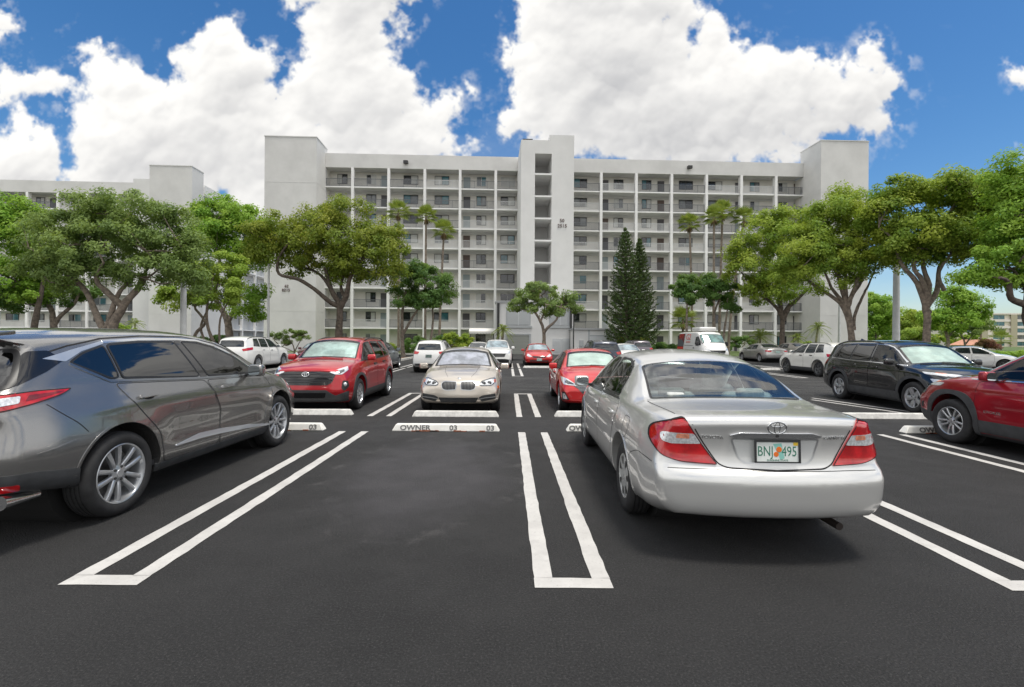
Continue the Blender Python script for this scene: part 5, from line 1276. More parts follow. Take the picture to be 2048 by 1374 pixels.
# boot lid seam, lamps, bar, plate
lid = [(-.64, .86), (-.625, .55), (-.615, .20)]
for k in (1, -1): c.seam([(k*.70, .86), (k*.665, .55), (k*.64, .30)], 't', w=.008)
for k in (1, -1): c.seam([(k*.60, 1.03), (k*.50, .85), (k*.40, .70), (k*.34, .675), (0, .665)], 'r', w=.009, round_=.09)
lampR = [(.615, 1.015, .02), (.72, .985, .10), (.795, .93, .12), (.82, .83, .10), (.78, .735, .10), (.66, .695, .1), (.40, .69, .02), (.50, .83, .02)]
for k in (1, -1):
    P = rpoly([(k*p[0], p[1], p[2]) for p in lampR], .02); o = c.patch('tail_lamp', P, 'r', LRED, .012, .035)
    c.patch('reversing_lens', rpoly([(k*.51, .835), (k*.555, .905), (k*.76, .905, .03), (k*.765, .84, .03), (k*.70, .825)], .012), 'r', LCLEAR, .0145, .04, True, 1, o)
    c.patch('indicator_lens', rpoly([(k*.585, .868), (k*.585, .902), (k*.665, .902), (k*.675, .868)], .008), 'r', mat('lamp_peach', (.66, .26, .16), .2, coat=1., var=(30, .3)), .016, .05, False, 1, o)
    c.ring('lamp_gap', P, .006, 'r', SEAM, .0135, 1, o)
rec = rpoly([(-.315, .885), (.315, .885), (.265, .74), (.22, .705), (-.22, .705), (-.265, .74)], .03)
c.patch('plate_recess', rec, 'r', paint('paint_silver_recess', (.60, .61, .60), .35, .4), .0015, .05, False)
c.ring('recess_edge', rec, .012, 'r', SATIN, .003)
c.patch('boot_bar', rpoly([(-.32, .905), (-.25, .925), (.25, .925), (.32, .905), (.30, .893), (-.30, .893)], .012), 'r', mat('bar_chrome', (.66, .67, .69), .18, .95), .022, .05)
c.patch('boot_lock', rpoly([(-.012, .917), (.012, .917), (.012, .899), (-.012, .899)], .01), 'r', DARKM, .0235, .03, False)
def torus(q, a, b, t, n=40, M=None):
    vs = [((a+t*math.cos(v))*math.cos(u), t*.6*math.sin(v), (b+t*math.cos(v))*math.sin(u)) for u in np.linspace(0, 2*math.pi, n+1)[:-1] for v in np.linspace(0, 2*math.pi, 7)[:-1]]
    q.add(vs, [(i*6+j, i*6+(j+1) % 6, ((i+1) % n)*6+(j+1) % 6, ((i+1) % n)*6+j) for i in range(n) for j in range(6)], 0, M)
def oval_badge(car, z, mode, sc=1., off=.012):
    loc, N = car.hit(0, z, mode); q = MB(); torus(q, .064*sc, .044*sc, .006*sc); torus(q, .020*sc, .041*sc, .0045*sc); torus(q, .048*sc, .016*sc, .0045*sc, M=Matrix.Translation((0, 0, .024*sc)))
    o = q.build('badge', CHROME, car.root, 60); o.location = loc+N*off; o.rotation_euler = (-math.asin(N.z), 0, 0 if mode == 'r' else math.pi); return o
oval_badge(c, .965, 'r')
def script(car, body, size, x, z, mode, m=CHROME, sx=1., off=.003):
    loc, N = car.hit(x, z, mode); e = link('lettering', text_mesh('lettering', body, size, .003, sx=sx), car.root, [m]); e.location = loc+N*off
    rz = math.atan2(N.x, -N.y) if mode == 'r' else math.atan2(-N.x, N.y)+math.pi; e.rotation_euler = (R(90)-math.asin(N.z), 0, rz); return e
script(c, 'TOYOTA', .032, -.435, .885, 'r', sx=1.15, off=.006); script(c, 'CAMRY LE', .032, .425, .89, 'r', sx=1.15, off=.006)
pl = c.plate(.80, 'r', off=.020); pl.data.materials[0] = PLATEW
def on_plate(pl, items):
    for (nm, body, x, z, sz, m, sx) in items:
        e = link(nm, text_mesh(nm, body, sz, .0006, sx=sx), pl, [m]); e.location = (x, -.0068, z); e.rotation_euler = (R(90), 0, 0)
on_plate(pl, [('plate_text', 'BNJ', -.083, -.004, .098, PGREEN, .72), ('plate_text', '495', .083, -.004, .098, PGREEN, .72), ('plate_text', 'SUNSHINE STATE', 0, -.064, .018, PGREEN, 1.05)])
q = MB()
for (x0, x1, z0, z1) in ((-.16, .16, .064, .082), (-.16, -.146, -.082, .064), (.146, .16, -.082, .064), (-.146, .146, -.082, -.073)): q.box(x0, x1, -.013, -.0065, z0, z1)
q.build('plate_frame', BLACKP, pl)
q = MB(); q.lathe([(0, -.0082), (.019, -.0082), (.020, -.0062)], 18, 'Y', 0, Matrix.Translation((.012, 0, .012))); q.build('orange_fruit', PORANGE, pl)
q = MB(); q.lathe([(0, -.0078), (.017, -.0078), (.018, -.0062)], 18, 'Y', 0, Matrix.Translation((-.008, 0, -.022))); q.build('orange_fruit', PORANGE, pl)
q = MB(); q.add([(-.03, -.0066, .05), (.03, -.0066, .055), (.05, -.0066, -.05), (.02, -.0066, -.06), (-.005, -.0066, 0)], [(0, 1, 2, 3, 4)]); q.build('state_outline', PTEAL, pl)
q = MB(); q.box(.112, .143, -.0082, -.0062, .040, .062); q.build('sticker', PYELL, pl)
c.seam([(-.74, .655), (-.5, .662), (0, .66), (.5, .662), (.74, .655)], 'r', w=.004)
q = MB(); q.tube([(.46, .9, .27), (.46, .35, .26), (.48, .13, .25)], .027, 14); q.build('exhaust', mat('rusty_steel', (.06, .05, .045), .5, .7), c.root, 50)
c.mirror(3.30, .99, SILV, (.19, .10, .14))
c.finish(); c.arch_trim(.014, SILV, .006)
c.interior(CLOTHL, 2.28, .30, head=(1.22, 1.12), yr=1.42, wide=.37)
rbox('parcel_shelf', 1.30, .44, .03, .01, CLOTHL, c.root, (0, 1.06, 1.02))
rbox('shelf_box', .16, .12, .07, .03, CLOTHL, c.root, (-.42, 1.0, 1.075))

# ------- grey crossover
GREY = paint('paint_grey', (.235, .232, .228), .8, .24)
RDX = shape(4.74, 1.90,
    top=[(0, 1.585), (.08, 1.60), (.4, 1.625), (1.2, 1.66), (1.9, 1.668), (2.4, 1.65), (2.75, 1.60), (3.2, 1.39), (3.66, 1.15), (3.80, 1.11), (4.2, 1.04), (4.5, .95), (4.66, .84), (4.74, .72)],
    belt=[(0, 1.10), (.5, 1.14), (1.0, 1.13), (2.0, 1.085), (3.0, 1.06), (3.7, 1.04), (4.2, .96), (4.6, .80), (4.74, .62)],
    gh=(-.8, -.5, 2.72, 3.70), wroof=.60, ax=(.99, 3.74), tyre=(.368, .235, .262), rim=(5, .017, .022, 'pair', .066),
    rear=[(.2, .16), (.34, .05), (.46, .0), (.70, .0), (.80, .03), (.92, .05), (1.0, .045), (1.1, .07), (1.2, .16), (1.4, .32), (1.5, .36), (1.56, .24), (1.62, .22)], front=[(.2, .05), (.4, 0), (.6, 0), (.85, .05), (1.1, .15)],
    plan=[(0, .80), (.35, .90), (.95, .95), (1.7, .935), (2.8, .935), (3.6, .95), (4.1, .93), (4.5, .85), (4.74, .76)],
    bot=[(0, .45), (.4, .37), (.75, .30), (1.05, .25), (3.7, .22), (4.4, .23), (4.74, .30)],
    tin=[(0, .10), (.5, .13), (1.0, .11), (2.5, .075), (3.7, .085), (4.74, .14)], rzone=.95, bend=[(0, .22), (.6, .14), (1.4, .02), (2.6, 0), (3.2, -.06), (3.8, -.12), (4.4, -.18), (4.74, -.28)],
    crease=[([(0, .93), (1.2, .97), (2.4, .94), (3.8, .90)], .016, .05, .3, 3.9), ([(0, .72), (2.4, .62), (4, .60)], -.020, .14, 1.3, 3.5), ([(0, .46), (4, .42)], .012, .05, 1.2, 3.6)], zm=.66, tuck=.03, roofcrown=.075, ar=.435, az=.385, track=.925)
c = Car(RDX, 'dark grey crossover with tinted windows and ten spoke silver wheels, cut by the left edge', (-4.36, 3.30), R(-1.5), GREY, detail=1.25)
for sx in (1, -1):
    c.door([(1.00, 1.165), (1.10, 1.00), (1.27, .80), (1.42, .64), (1.47, .345), (2.33, .335), (2.37, .72), (2.20, 1.095)], sx, 1.31, 1.015)
    c.door([(2.215, 1.095), (2.385, .72), (2.345, .335), (3.40, .34), (3.50, .60), (3.54, .78), (3.42, 1.055)], sx, 2.53, .985)
    P = [(.52, 1.40), (.68, 1.372), (.84, 1.452), (1.09, 1.515), (1.09, 1.54), (.80, 1.475)]
    c.patch('quarter_panel', rpoly(P, .01), 's', mat('satin_trim', (.50, .53, .57), .22, .6, .6), .0045, .05, True, sx)
    c.window([(.69, 1.362), (.84, 1.445), (1.085, 1.510), (1.085, 1.20), (.99, 1.20), (.84, 1.28)], 's', GDARK, sx=sx, frame=.016)
    c.window([(1.105, 1.195), (1.105, 1.512), (1.50, 1.535), (1.98, 1.535), (2.145, 1.135)], 's', GDARK, sx=sx, frame=.018)
    c.patch('pillar_cover', rpoly([(2.155, 1.13), (1.99, 1.535), (2.075, 1.535), (2.26, 1.13)], .01), 's', GLOSSB, .0045, .06, True, sx)
    c.window([(2.265, 1.13), (2.08, 1.535), (2.35, 1.52), (2.65, 1.455), (2.95, 1.33), (3.29, 1.10)], 's', GDARK, sx=sx, frame=.018)
    c.strip('window_trim', [(1.09, 1.53), (1.5, 1.552), (2.05, 1.552), (2.36, 1.537), (2.66, 1.472), (2.97, 1.347), (3.33, 1.10)], .022, 's', CHROME, .007, sx)
    c.strip('window_trim', [(.70, 1.35), (.83, 1.27), (.98, 1.185), (1.10, 1.18), (2.15, 1.118), (3.32, 1.082)], .022, 's', mat('dark_chrome', (.22, .23, .24), .2, .9), .007, sx)
    c.strip('roof_seam', [(.40, 1.40), (.75, 1.50), (1.1, 1.562), (1.6, 1.588), (2.2, 1.582), (2.7, 1.50), (3.1, 1.335)], .012, 's', SEAM, .0012, sx)
    q0 = c.patch('pillar_cover', rpoly([(.60, 1.19), (.60, 1.30), (.74, 1.46), (.86, 1.465), (.96, 1.385), (.86, 1.30), (.70, 1.205)], .02), 'c', GLOSSB, .004, .05, True, sx)
    c.strip('sill_trim', [(1.62, .475), (2.0, .50), (2.34, .485), (2.9, .44), (3.42, .375)], [.012, .055, .055, .045, .02], 's', mat('satin_trim'), .014, sx)
    low = [(1.36, .36), (1.42, .345), (3.38, .345), (3.42, .36), (3.36, .20), (1.42, .20)]
    c.patch('sill_cladding', rpoly(low, .01), 's', CLAD, .010, .08, True, sx)
    c.patch('bumper_cladding', rpoly([(.50, .585), (.80, .57), (1.055, .525), (1.05, .36), (.80, .425), (.50, .455)], .01), 'c', CLAD, .008, .05, True, sx)
    P = rpoly([(.34, 1.10, .02), (.60, 1.145, .05), (.80, 1.16, .05), (1.01, 1.158, .03), (.95, 1.115), (.80, 1.065, .06), (.62, 1.025, .05), (.34, 1.02, .02)], .02)
    o = c.patch('tail_lamp', P, 'c', LRED, .012, .045, True, sx); c.patch('lamp_band', rpoly([(.74, 1.085), (.88, 1.115), (.96, 1.14), (.76, 1.13)], .01), 'c', LDRED, .0135, .05, False, sx, o)
    c.ring('lamp_gap', P, .007, 'c', SEAM, .0132, sx, o); c.patch('reversing_lens', rpoly([(.60, 1.118), (.715, 1.128), (.71, 1.078), (.60, 1.062)], .012), 'c', LCLEAR, .0145, .05, False, sx, o)
    c.patch('rear_reflector', rpoly([(.56, .505), (.72, .50), (.72, .455), (.56, .455)], .012), 'c', LRED, .012, .05, True, sx)
    c.seam([(.42, 1.055), (.50, .97), (.60, .88), (.66, .80)], sx=sx)
    c.patch('headlamp', rpoly([(4.20, .86), (4.38, .90), (4.52, .82), (4.40, .78)], .02), 's', LCLEAR, .006, .06, True, sx)
    c.strip('bumper_crease', [(.30, .70), (.42, .72), (.56, .755)], [.004, .010, .012], 's', GREY, .006, sx)
c.patch('bumper_cladding', rpoly([(-.70, .575), (-.5, .60), (.5, .60), (.70, .585), (.70, .455), (-.70, .455)], .01), 'r', CLAD, .008, .08)
rw = [(-.69, 1.19), (-.5, 1.15), (.5, 1.15), (.69, 1.19), (.57, 1.48), (-.57, 1.48)]; c.window(rw, 'r', GDARK, 'rear_window', frame=.03)
ws = c.screen_poly(3.64, 2.78, .72, .60); c.window(ws, 't', GTINT, 'windscreen', frame=.03, cut=ws)
for k in (1, -1): c.seam([(k*.64, .66), (k*.68, .98)], 'r', w=.008)
c.plate(.88, 'r', 'RKL 28D')
q = MB(); q.box(-.58, .58, -.02, .15, 0, .035); sp_ = link('spoiler', bevelled(q.mesh('spoiler'), .015, 2), c.root, [GREY], (0, .25, 1.578)); sp_.rotation_euler = (R(5), 0, 0)
q = MB(); q.add([(-.035, 0, 0), (.035, 0, 0), (.03, .16, 0), (0, .24, 0), (-.03, .16, 0), (-.012, .015, .07), (.012, .015, .07), (0, .09, .05)], [(0, 1, 6, 5), (1, 2, 7, 6), (4, 0, 5, 7), (2, 3, 7), (3, 4, 7), (5, 6, 7)]); q.build('antenna_fin', GREY, c.root, 30, (0, .48, 1.625))
for k in (1, -1): q = MB(); q.tube([(k*.74, .40, .37), (k*.75, .24, .38), (k*.76, .12, .39)], [.035, .042, .052], 18); q.build('exhaust', CHROME, c.root, 50)
c.mirror(3.02, 1.13, paint('paint_grey'), (.20, .12, .155))
c.finish(); c.arch_trim(.018, GREY, .006)
c.interior(CLOTHD, 2.25, .38, head=(1.40, 1.36), yr=1.35)

# ------- helpers shared by the other vehicles
def auto_side(c, wins, gm, door_y, hz, sill=.30, hm=None, belt_trim=None, doors=True, hole=True, cladding=None, frame=.02):
    """side glass, doors with handles; door_y = (front edge, b pillar, rear edge) as stations"""
    for sx in (1, -1):
        for k, w in enumerate(wins):
            g_ = gm if not isinstance(gm, (list, tuple)) else gm[k]
            c.window(c.side_win(*w), 's', g_, sx=sx, frame=frame, hole=hole)
        if doors:
            f, b_, r = door_y; bt = lambda y: float(min(c.belt(y), c.ze(y)-.012))+.012; ax0 = c.S['ax'][0]; ra = c.S['ar']
            c.door([(b_+.012, bt(b_)), (b_+.005, sill), (f-.10, sill), (f, sill+.32), (f-.02, bt(f)-.02)], sx, b_+.22, hz, hm)
            c.door([(r, bt(r)), (min(r+.18, ax0+ra+.02), hz-.22), (ax0+ra+.07, sill+.14), (ax0+ra+.14, sill), (b_-.012, sill), (b_-.012, bt(b_))], sx, r+.28, hz+.02, hm)
        if belt_trim:
            y0, y1 = wins[-1][0]-.02, wins[0][2]+.02; n = 8
            c.strip('belt_trim', [(y0+(y1-y0)*i/n, float(min(c.belt(y0+(y1-y0)*i/n), c.ze(y0+(y1-y0)*i/n)-.012))+.020) for i in range(n+1)], .016, 's', belt_trim, .006, sx)
        if cladding:
            m, z = cladding; a0, a1 = c.S['ax']; ra = c.S['ar']
            c.patch('sill_cladding', rpoly([(a0+ra-.01, z), (a1-ra+.01, z), (a1-ra+.03, z-.10), (a1-ra+.01, float(c.bot(2))+.01), (a0+ra, float(c.bot(2))+.01), (a0+ra-.03, z-.10)], .01), 's', m, .010, .09, True, sx)
def rails(c, y0, y1, x, m, h=.05):
    for k in (1, -1):
        pts = []
        for i in range(9):
            y = y0+(y1-y0)*i/8; l, N = c.hit(k*x, y, 't'); pts.append(l+Vector((0, 0, h*min(1, 4*min(i, 8-i)/8+.1))))
        q = MB(); q.tube(pts, .016, 8); q.build('roof_rail', m, c.root, 50)
def wipers(c, y, w):
    for x0 in (-.42, .08):
        q = MB(); q.tube([c.hit(x0+.5*i/5, y-.02+.02*math.sin(i), 't')[0]+Vector((0, 0, .018)) for i in range(6)], .010, 5); q.build('wiper', DARKM, c.root)
def screens(c, y_b, y_t, wb, wt, gm=GCLEAR, shade=None, hole=True, name='windscreen'):
    p = c.screen_poly(y_b, y_t, wb, wt); c.window(p, 't', gm, name, frame=.03, cut=p, shade=shade, hole=hole)

# ------- red crossover facing us
REDM = paint('paint_ruby', (.46, .010, .018), .4, .28)
RAV = shape(4.60, 1.855,
    top=[(0, 1.56), (.1, 1.60), (.5, 1.655), (1.2, 1.685), (2.0, 1.685), (2.5, 1.66), (2.72, 1.61), (3.1, 1.40), (3.42, 1.20), (3.55, 1.165), (4.0, 1.125), (4.3, 1.08), (4.48, 1.03), (4.60, .95)],
    belt=[(0, 1.12), (.6, 1.16), (1.5, 1.12), (2.6, 1.10), (3.4, 1.09), (4.0, 1.06), (4.35, 1.01), (4.60, .89)],
    gh=(-.8, -.5, 2.68, 3.46), wroof=.60, ax=(.98, 3.67), tyre=(.358, .225, .232), rim=(5, .020, .024, 'pair', .050),
    rear=[(.2, .14), (.4, .02), (.6, 0), (.9, .02), (1.1, .08), (1.4, .22), (1.6, .24)], front=[(.2, .12), (.34, .05), (.50, .0), (.66, .015), (.80, .03), (.92, .06), (1.0, .10), (1.1, .2)],
    plan=[(0, .80), (.4, .90), (1.0, .928), (2.2, .915), (3.2, .92), (3.7, .928), (4.2, .91), (4.45, .87), (4.60, .82)], bend=[(0, .15), (.9, .08), (2, 0), (2.7, -.05), (3.4, -.11), (4.1, -.14), (4.60, -.19)],
    crease=[([(0, .98), (4.4, .95)], .014, .05, .3, 4.2), ([(0, .66), (4, .62)], -.018, .12, 1.3, 3.3)], roofcrown=.06, hoodcrown=.045, ar=.43, az=.375, track=.912, fillet=.06)
c = Car(RAV, 'ruby red crossover facing us with black arches and roof rails beside the grey one', (-4.16, 9.85+4.60*.955), math.pi+R(0), REDM, scale=.955)
auto_side(c, [(2.22, 2.14, 3.36, 2.66), (1.30, 1.36, 2.12, 2.06), (.60, .86, 1.24, 1.28)], [GTINT, GDARK, GDARK], (3.30, 2.17, 1.26), 1.0, .34, BLACKP, FRIT, cladding=(CLAD, .42))
screens(c, 3.42, 2.72, .70, .60, GCLEAR, SHADE); wipers(c, 3.47, .7)
c.window([(-.60, 1.18), (.60, 1.18), (.52, 1.50), (-.52, 1.50)], 'r', GDARK, 'rear_window')
c.patch('bumper', rpoly([(-.86, .50), (-.62, .40), (-.44, .53), (.44, .53), (.62, .40), (.86, .50), (.82, .27), (-.82, .27)], .03), 'f', CLAD, .014, .06)
c.patch('lower_intake', rpoly([(-.44, .47), (.44, .47), (.40, .36), (-.40, .36)], .03), 'f', GLOSSB, .017, .06)
g_ = c.patch('grille', rpoly([(-.63, .895), (-.30, .92), (.30, .92), (.63, .895), (.56, .70), (.46, .63), (-.46, .63), (-.56, .70)], .03), 'f', GLOSSB, .010, .06)
for z, w in ((.86, .56), (.80, .55), (.74, .51), (.685, .45)): c.strip('grille_bar', [(-w, z), (0, z+.006), (w, z)], .018, 'f', BLACKP, .022, 1, g_)
c.strip('bonnet_lip', [(-.64, .925), (-.3, .95), (.3, .95), (.64, .925)], .03, 'f', REDM, .018)
for k in (1, -1):
    o = c.patch('headlamp', rpoly([(.42, .905), (.62, .965), (.86, 1.015), (.84, .945), (.64, .855), (.50, .86)], .015), 'C', LCLEAR, .012, .05, True, k)
    c.patch('lamp_bezel', rpoly([(.52, .905), (.74, .962), (.72, .915), (.60, .87)], .012), 'C', LDARK, .0145, .06, False, k, o)
    f = c.patch('fog_surround', rpoly([(k*.76, .73), (k*.84, .72), (k*.86, .60), (k*.80, .50), (k*.74, .56)], .03), 'f', BLACKP, .010, .06)
    q = MB(); q.lathe([(0, .02), (.038, .012), (.045, 0)], 16, 'Y'); l, N = c.hit(k*.80, .645, 'f'); q.build('fog_lamp', LCLEAR, f, 50, l+N*.012)
oval_badge(c, .86, 'f', 1.15, .03)
rails(c, .45, 2.35, .60, BLACKP, .055); c.mirror(3.02, 1.16, REDM, (.20, .13, .15))
c.strip('side_trim', [(1.55, .50), (3.2, .50)], .02, 's', REDM, .006, 1); c.strip('side_trim', [(1.55, .50), (3.2, .50)], .02, 's', REDM, .006, -1)
c.finish(); c.arch_trim(.055, CLAD, .016, None, .05)
c.interior(CLOTHD, 2.15, .40, head=(1.42, 1.38), wheel_sx=-1)

# ------- champagne sedan facing us
CHAMP = paint('paint_champagne', (.57, .515, .445), .6, .28)
BMW = shape(4.90, 1.86,
    top=[(0, .98), (.06, 1.05), (.6, 1.10), (.95, 1.13), (1.5, 1.36), (2.0, 1.445), (2.5, 1.464), (2.8, 1.44), (3.0, 1.39), (3.4, 1.19), (3.68, 1.04), (3.8, 1.01), (4.2, .965), (4.55, .90), (4.78, .81), (4.90, .70)],
    belt=[(0, .93), (.8, .99), (2, .97), (3, .95), (3.7, .93), (4.3, .86), (4.7, .76), (4.90, .62)],
    gh=(.9, 1.7, 2.95, 3.72), wroof=.57, ax=(1.10, 4.07), tyre=(.335, .225, .225), rim=(5, .02, .022, 'pair', .05),
    rear=[(.2, .1), (.4, .01), (.6, 0), (.9, .06), (1.1, .12)], front=[(.2, .10), (.30, .02), (.42, .0), (.56, .015), (.70, .05), (.80, .10), (.9, .2)],
    crease=[([(0, .82), (4.7, .76)], .010, .04, .3, 4.5)], hood=[(0, .12), (3.7, .09), (4.4, .13), (4.9, .16)], hoodcrown=.05, zm=.58, track=.905, plan=[(0, .85), (.35, .91), (1.1, .93), (3.4, .93), (4.15, .92), (4.6, .89), (4.9, .83)], fillet=.06)
c = Car(BMW, 'champagne sedan facing us with twin oval grilles and pink glare on its sunshade', (-1.06, 9.83+4.90*.94), math.pi+R(.6), CHAMP, scale=.94)
auto_side(c, [(2.52, 2.48, 3.60, 2.92), (1.72, 1.80, 2.44, 2.42)], [GTINT, GTINT], (3.55, 2.48, 1.62), .83, .30, None, CHROME)
screens(c, 3.66, 2.98, .70, .575, GCLEAR, SHADE_GLARE); screens(c, .98, 1.66, .62, .55, GDARK, None, True, 'rear_window'); wipers(c, 3.70, .7)
for k in (1, -1):
    P = rpoly([(k*.035, .735), (k*.32, .74, .06), (k*.385, .69, .05), (k*.36, .575, .06), (k*.27, .545), (k*.05, .56)], .04)
    g_ = c.patch('kidney_grille', P, 'f', BLACKP, .010, .05); c.ring('grille_surround', P, .014, 'f', SATIN, .018, 1, g_)
    for i in range(9): x = k*(.065+.031*i); c.strip('grille_slat', [(x, .56), (x, .725)], .007, 'f', mat('slat_grey', (.2, .2, .2), .4, .6), .016, 1, g_)
    P = rpoly([(k*.43, .69), (k*.50, .745), (k*.70, .795), (k*.80, .79), (k*.80, .70), (k*.72, .635), (k*.48, .64)], .03)
    o = c.patch('headlamp', P, 'f', LCLEAR, .010, .05); c.ring('lamp_bezel', P, .02, 'f', LDARK, .0115, 1, o)
    for x in (.54, .665): q = MB(); q.lathe([(0, .012), (.036, .010), (.045, .004), (.05, -.004)], 18, 'Y'); l, N = c.hit(k*x, .69, 'f'); q.build('projector', LDARK, o, 50, l+N*.012)
    c.patch('side_marker', rpoly([(k*.76, .76), (k*.81, .75), (k*.81, .70), (k*.77, .70)], .01), 'f', LAMB, .0125, .06, False, 1, o)
    c.patch('side_intake', rpoly([(k*.44, .395), (k*.52, .44), (k*.80, .475), (k*.81, .36), (k*.50, .305)], .02), 'f', BLACKP, .006, .05)
    c.strip('intake_trim', [(k*.45, .36), (k*.58, .385), (k*.80, .40)], .016, 'f', SATIN, .012)
    c.patch('side_marker', rpoly([(4.45, .62), (4.60, .63), (4.60, .57), (4.45, .56)], .01), 's', LAMB, .004, .06, True, k)
c.patch('lower_intake', rpoly([(-.44, .395), (.44, .395), (.38, .29), (-.38, .29)], .02), 'f', BLACKP, .006, .05)
l, N = c.hit(0, .80, 'f'); q = MB(); q.lathe([(0, .006), (.030, .005), (.034, 0)], 22, 'Z'); q.build('badge', SATIN, c.root, 50, l+N*.004).rotation_euler = (R(-35), 0, 0)
for k in (1, -1): c.seam([(k*.40, 3.72), (k*.36, 4.3), (k*.26, 4.62)], 't', w=.006)
c.mirror(3.28, .98, CHAMP, (.21, .10, .14)); c.finish(); c.arch_trim(.014, CHAMP, .006)
c.interior(CLOTHT, 2.30, .30, head=(1.22, 1.16))

# ------- bright red sedan facing us behind the silver one
RED2 = paint('paint_red', (.56, .012, .014), .25, .3)
ELA = shape(4.62, 1.80,
    top=[(0, 1.0), (.05, 1.06), (.4, 1.09), (.8, 1.15), (1.3, 1.33), (1.8, 1.42), (2.3, 1.435), (2.6, 1.41), (2.85, 1.34), (3.2, 1.16), (3.48, 1.02), (3.6, .99), (4.0, .93), (4.35, .84), (4.52, .76), (4.62, .66)],
    belt=[(0, .95), (.8, 1.0), (2, .965), (3, .93), (3.5, .905), (4.1, .83), (4.45, .73), (4.62, .58)],
    gh=(.7, 1.5, 2.72, 3.52), wroof=.555, ax=(1.02, 3.72), tyre=(.32, .21, .215), rim=(5, .02, .022, 'pair', .05),
    rear=[(.2, .1), (.4, .01), (.6, 0), (.9, .06), (1.1, .12)], front=[(.2, .10), (.32, .0), (.5, .0), (.64, .03), (.74, .08), (.85, .16)],
    crease=[([(0, .86), (3.6, .80)], .012, .035, .5, 3.6), ([(0, .5), (3.6, .45)], .012, .05, 1.3, 3.2)], hood=[(0, .12), (3.5, .09), (4.2, .13), (4.62, .16)], hoodcrown=.05, zm=.56, track=.875, plan=[(0, .82), (.35, .88), (1.1, .90), (3.2, .90), (3.9, .89), (4.3, .86), (4.62, .80)])
c = Car(ELA, 'bright red sedan facing us half hidden by the silver sedan', (2.04, 9.95+4.62*.95), math.pi-R(1), RED2, scale=.95)
auto_side(c, [(2.36, 2.30, 3.36, 2.72), (1.48, 1.62, 2.27, 2.24)], [GTINT, GTINT], (3.30, 2.31, 1.40), .82, .29, None, FRIT)
screens(c, 3.46, 2.76, .67, .56, GCLEAR, mat('sunshade_white', (.72, .74, .72), .6, var=(3, .2), bump=(6, .5, .05))); screens(c, .84, 1.5, .60, .54, GDARK, None, True, 'rear_window'); wipers(c, 3.50, .7)
c.patch('grille', rpoly([(-.66, .665), (.66, .665), (.50, .56), (.36, .40), (-.36, .40), (-.50, .56)], .03), 'f', LDARK, .008, .06)
c.patch('lower_intake', rpoly([(-.40, .33), (.40, .33), (.34, .25), (-.34, .25)], .03), 'f', BLACKP, .006, .06)
for k in (1, -1):
    o = c.patch('headlamp', rpoly([(k*.50, .63), (k*.72, .765), (k*.83, .80), (k*.83, .70), (k*.80, .645)], .012), 'f', LCLEAR, .010, .05)
    c.patch('lamp_bezel', rpoly([(k*.58, .66), (k*.74, .745), (k*.78, .69), (k*.72, .655)], .012), 'f', LDARK, .012, .06, False, 1, o)
    c.patch('fog_surround', rpoly([(k*.80, .50), (k*.84, .49), (k*.83, .30), (k*.70, .33)], .012), 'f', BLACKP, .006, .05); c.patch('fog_lamp', rpoly([(k*.80, .46), (k*.825, .45), (k*.815, .34), (k*.74, .345)], .01), 'f', LCLEAR, .010, .06)
c.mirror(3.10, .985, RED2, (.20, .10, .14)); c.finish(); c.arch_trim(.014, RED2, .006); c.interior(CLOTHD, 2.15, .29, head=(1.18, 1.12))

# ------- black crossover on the right
BLK = paint('paint_black', (.005, .0055, .007), .0, .2)
SFE = shape(4.785, 1.90,
    top=[(0, 1.58), (.1, 1.62), (.6, 1.68), (1.4, 1.705), (2.1, 1.70), (2.6, 1.665), (2.85, 1.60), (3.25, 1.36), (3.56, 1.17), (3.7, 1.135), (4.1, 1.09), (4.45, 1.02), (4.66, .92), (4.785, .80)],
    belt=[(0, 1.12), (.6, 1.16), (1.5, 1.12), (2.6, 1.10), (3.5, 1.075), (4.1, 1.0), (4.5, .90), (4.785, .72)],
    gh=(-.8, -.5, 2.80, 3.60), wroof=.61, ax=(1.02, 3.785), tyre=(.365, .235, .24), rim=(5, .045, .055, 'twist', .05),
    rear=[(.2, .14), (.4, .02), (.6, 0), (.9, .02), (1.1, .08), (1.4, .2), (1.6, .22)], front=[(.2, .12), (.34, .04), (.50, .0), (.70, .01), (.85, .04), (1.0, .12)],
    crease=[([(0, .98), (4.4, .94)], .014, .04, .3, 4.3), ([(0, .66), (4, .62)], -.016, .13, 1.4, 3.4)], roofcrown=.06, hoodcrown=.05, ar=.435, az=.382, track=.932)
def place(side_r, D_r, side_f, D_f, S, facing, k=1.):
    """root position and turn from where the near-side rear and front wheels stand"""
    r, f = Vector((side_r, D_r)), Vector((side_f, D_f)); d = (f-r).normalized(); nrm = Vector((d.y, -d.x))*facing; p = r+nrm*S['track']*k-d*S['ax'][0]*k
    return (p.x, p.y), math.atan2(-d.x, d.y)
p, rz = place(9.08, 13.18, 8.90, 10.55, SFE, -1, .945)
c = Car(SFE, 'black crossover with grey lower cladding parked between the silver sedan and the dark red one', p, rz, BLK, scale=.945)
auto_side(c, [(2.30, 2.24, 3.46, 2.78), (1.40, 1.44, 2.22, 2.16), (.55, .78, 1.36, 1.38)], [GCLEAR, GDARK, GDARK], (3.38, 2.27, 1.34), 1.0, .36, None, CHROME, cladding=(CLAD, .46))
for sx in (1, -1): c.strip('window_trim', [(.60+2.80*i/14, float(c.ze(.60+2.80*i/14))-.035) for i in range(15)], .016, 's', CHROME, .006, sx)
screens(c, 3.56, 2.86, .73, .615, GCLEAR, mat('sunshade_white')); wipers(c, 3.60, .7)
c.window([(-.62, 1.2), (.62, 1.2), (.54, 1.5), (-.54, 1.5)], 'r', GDARK, 'rear_window')
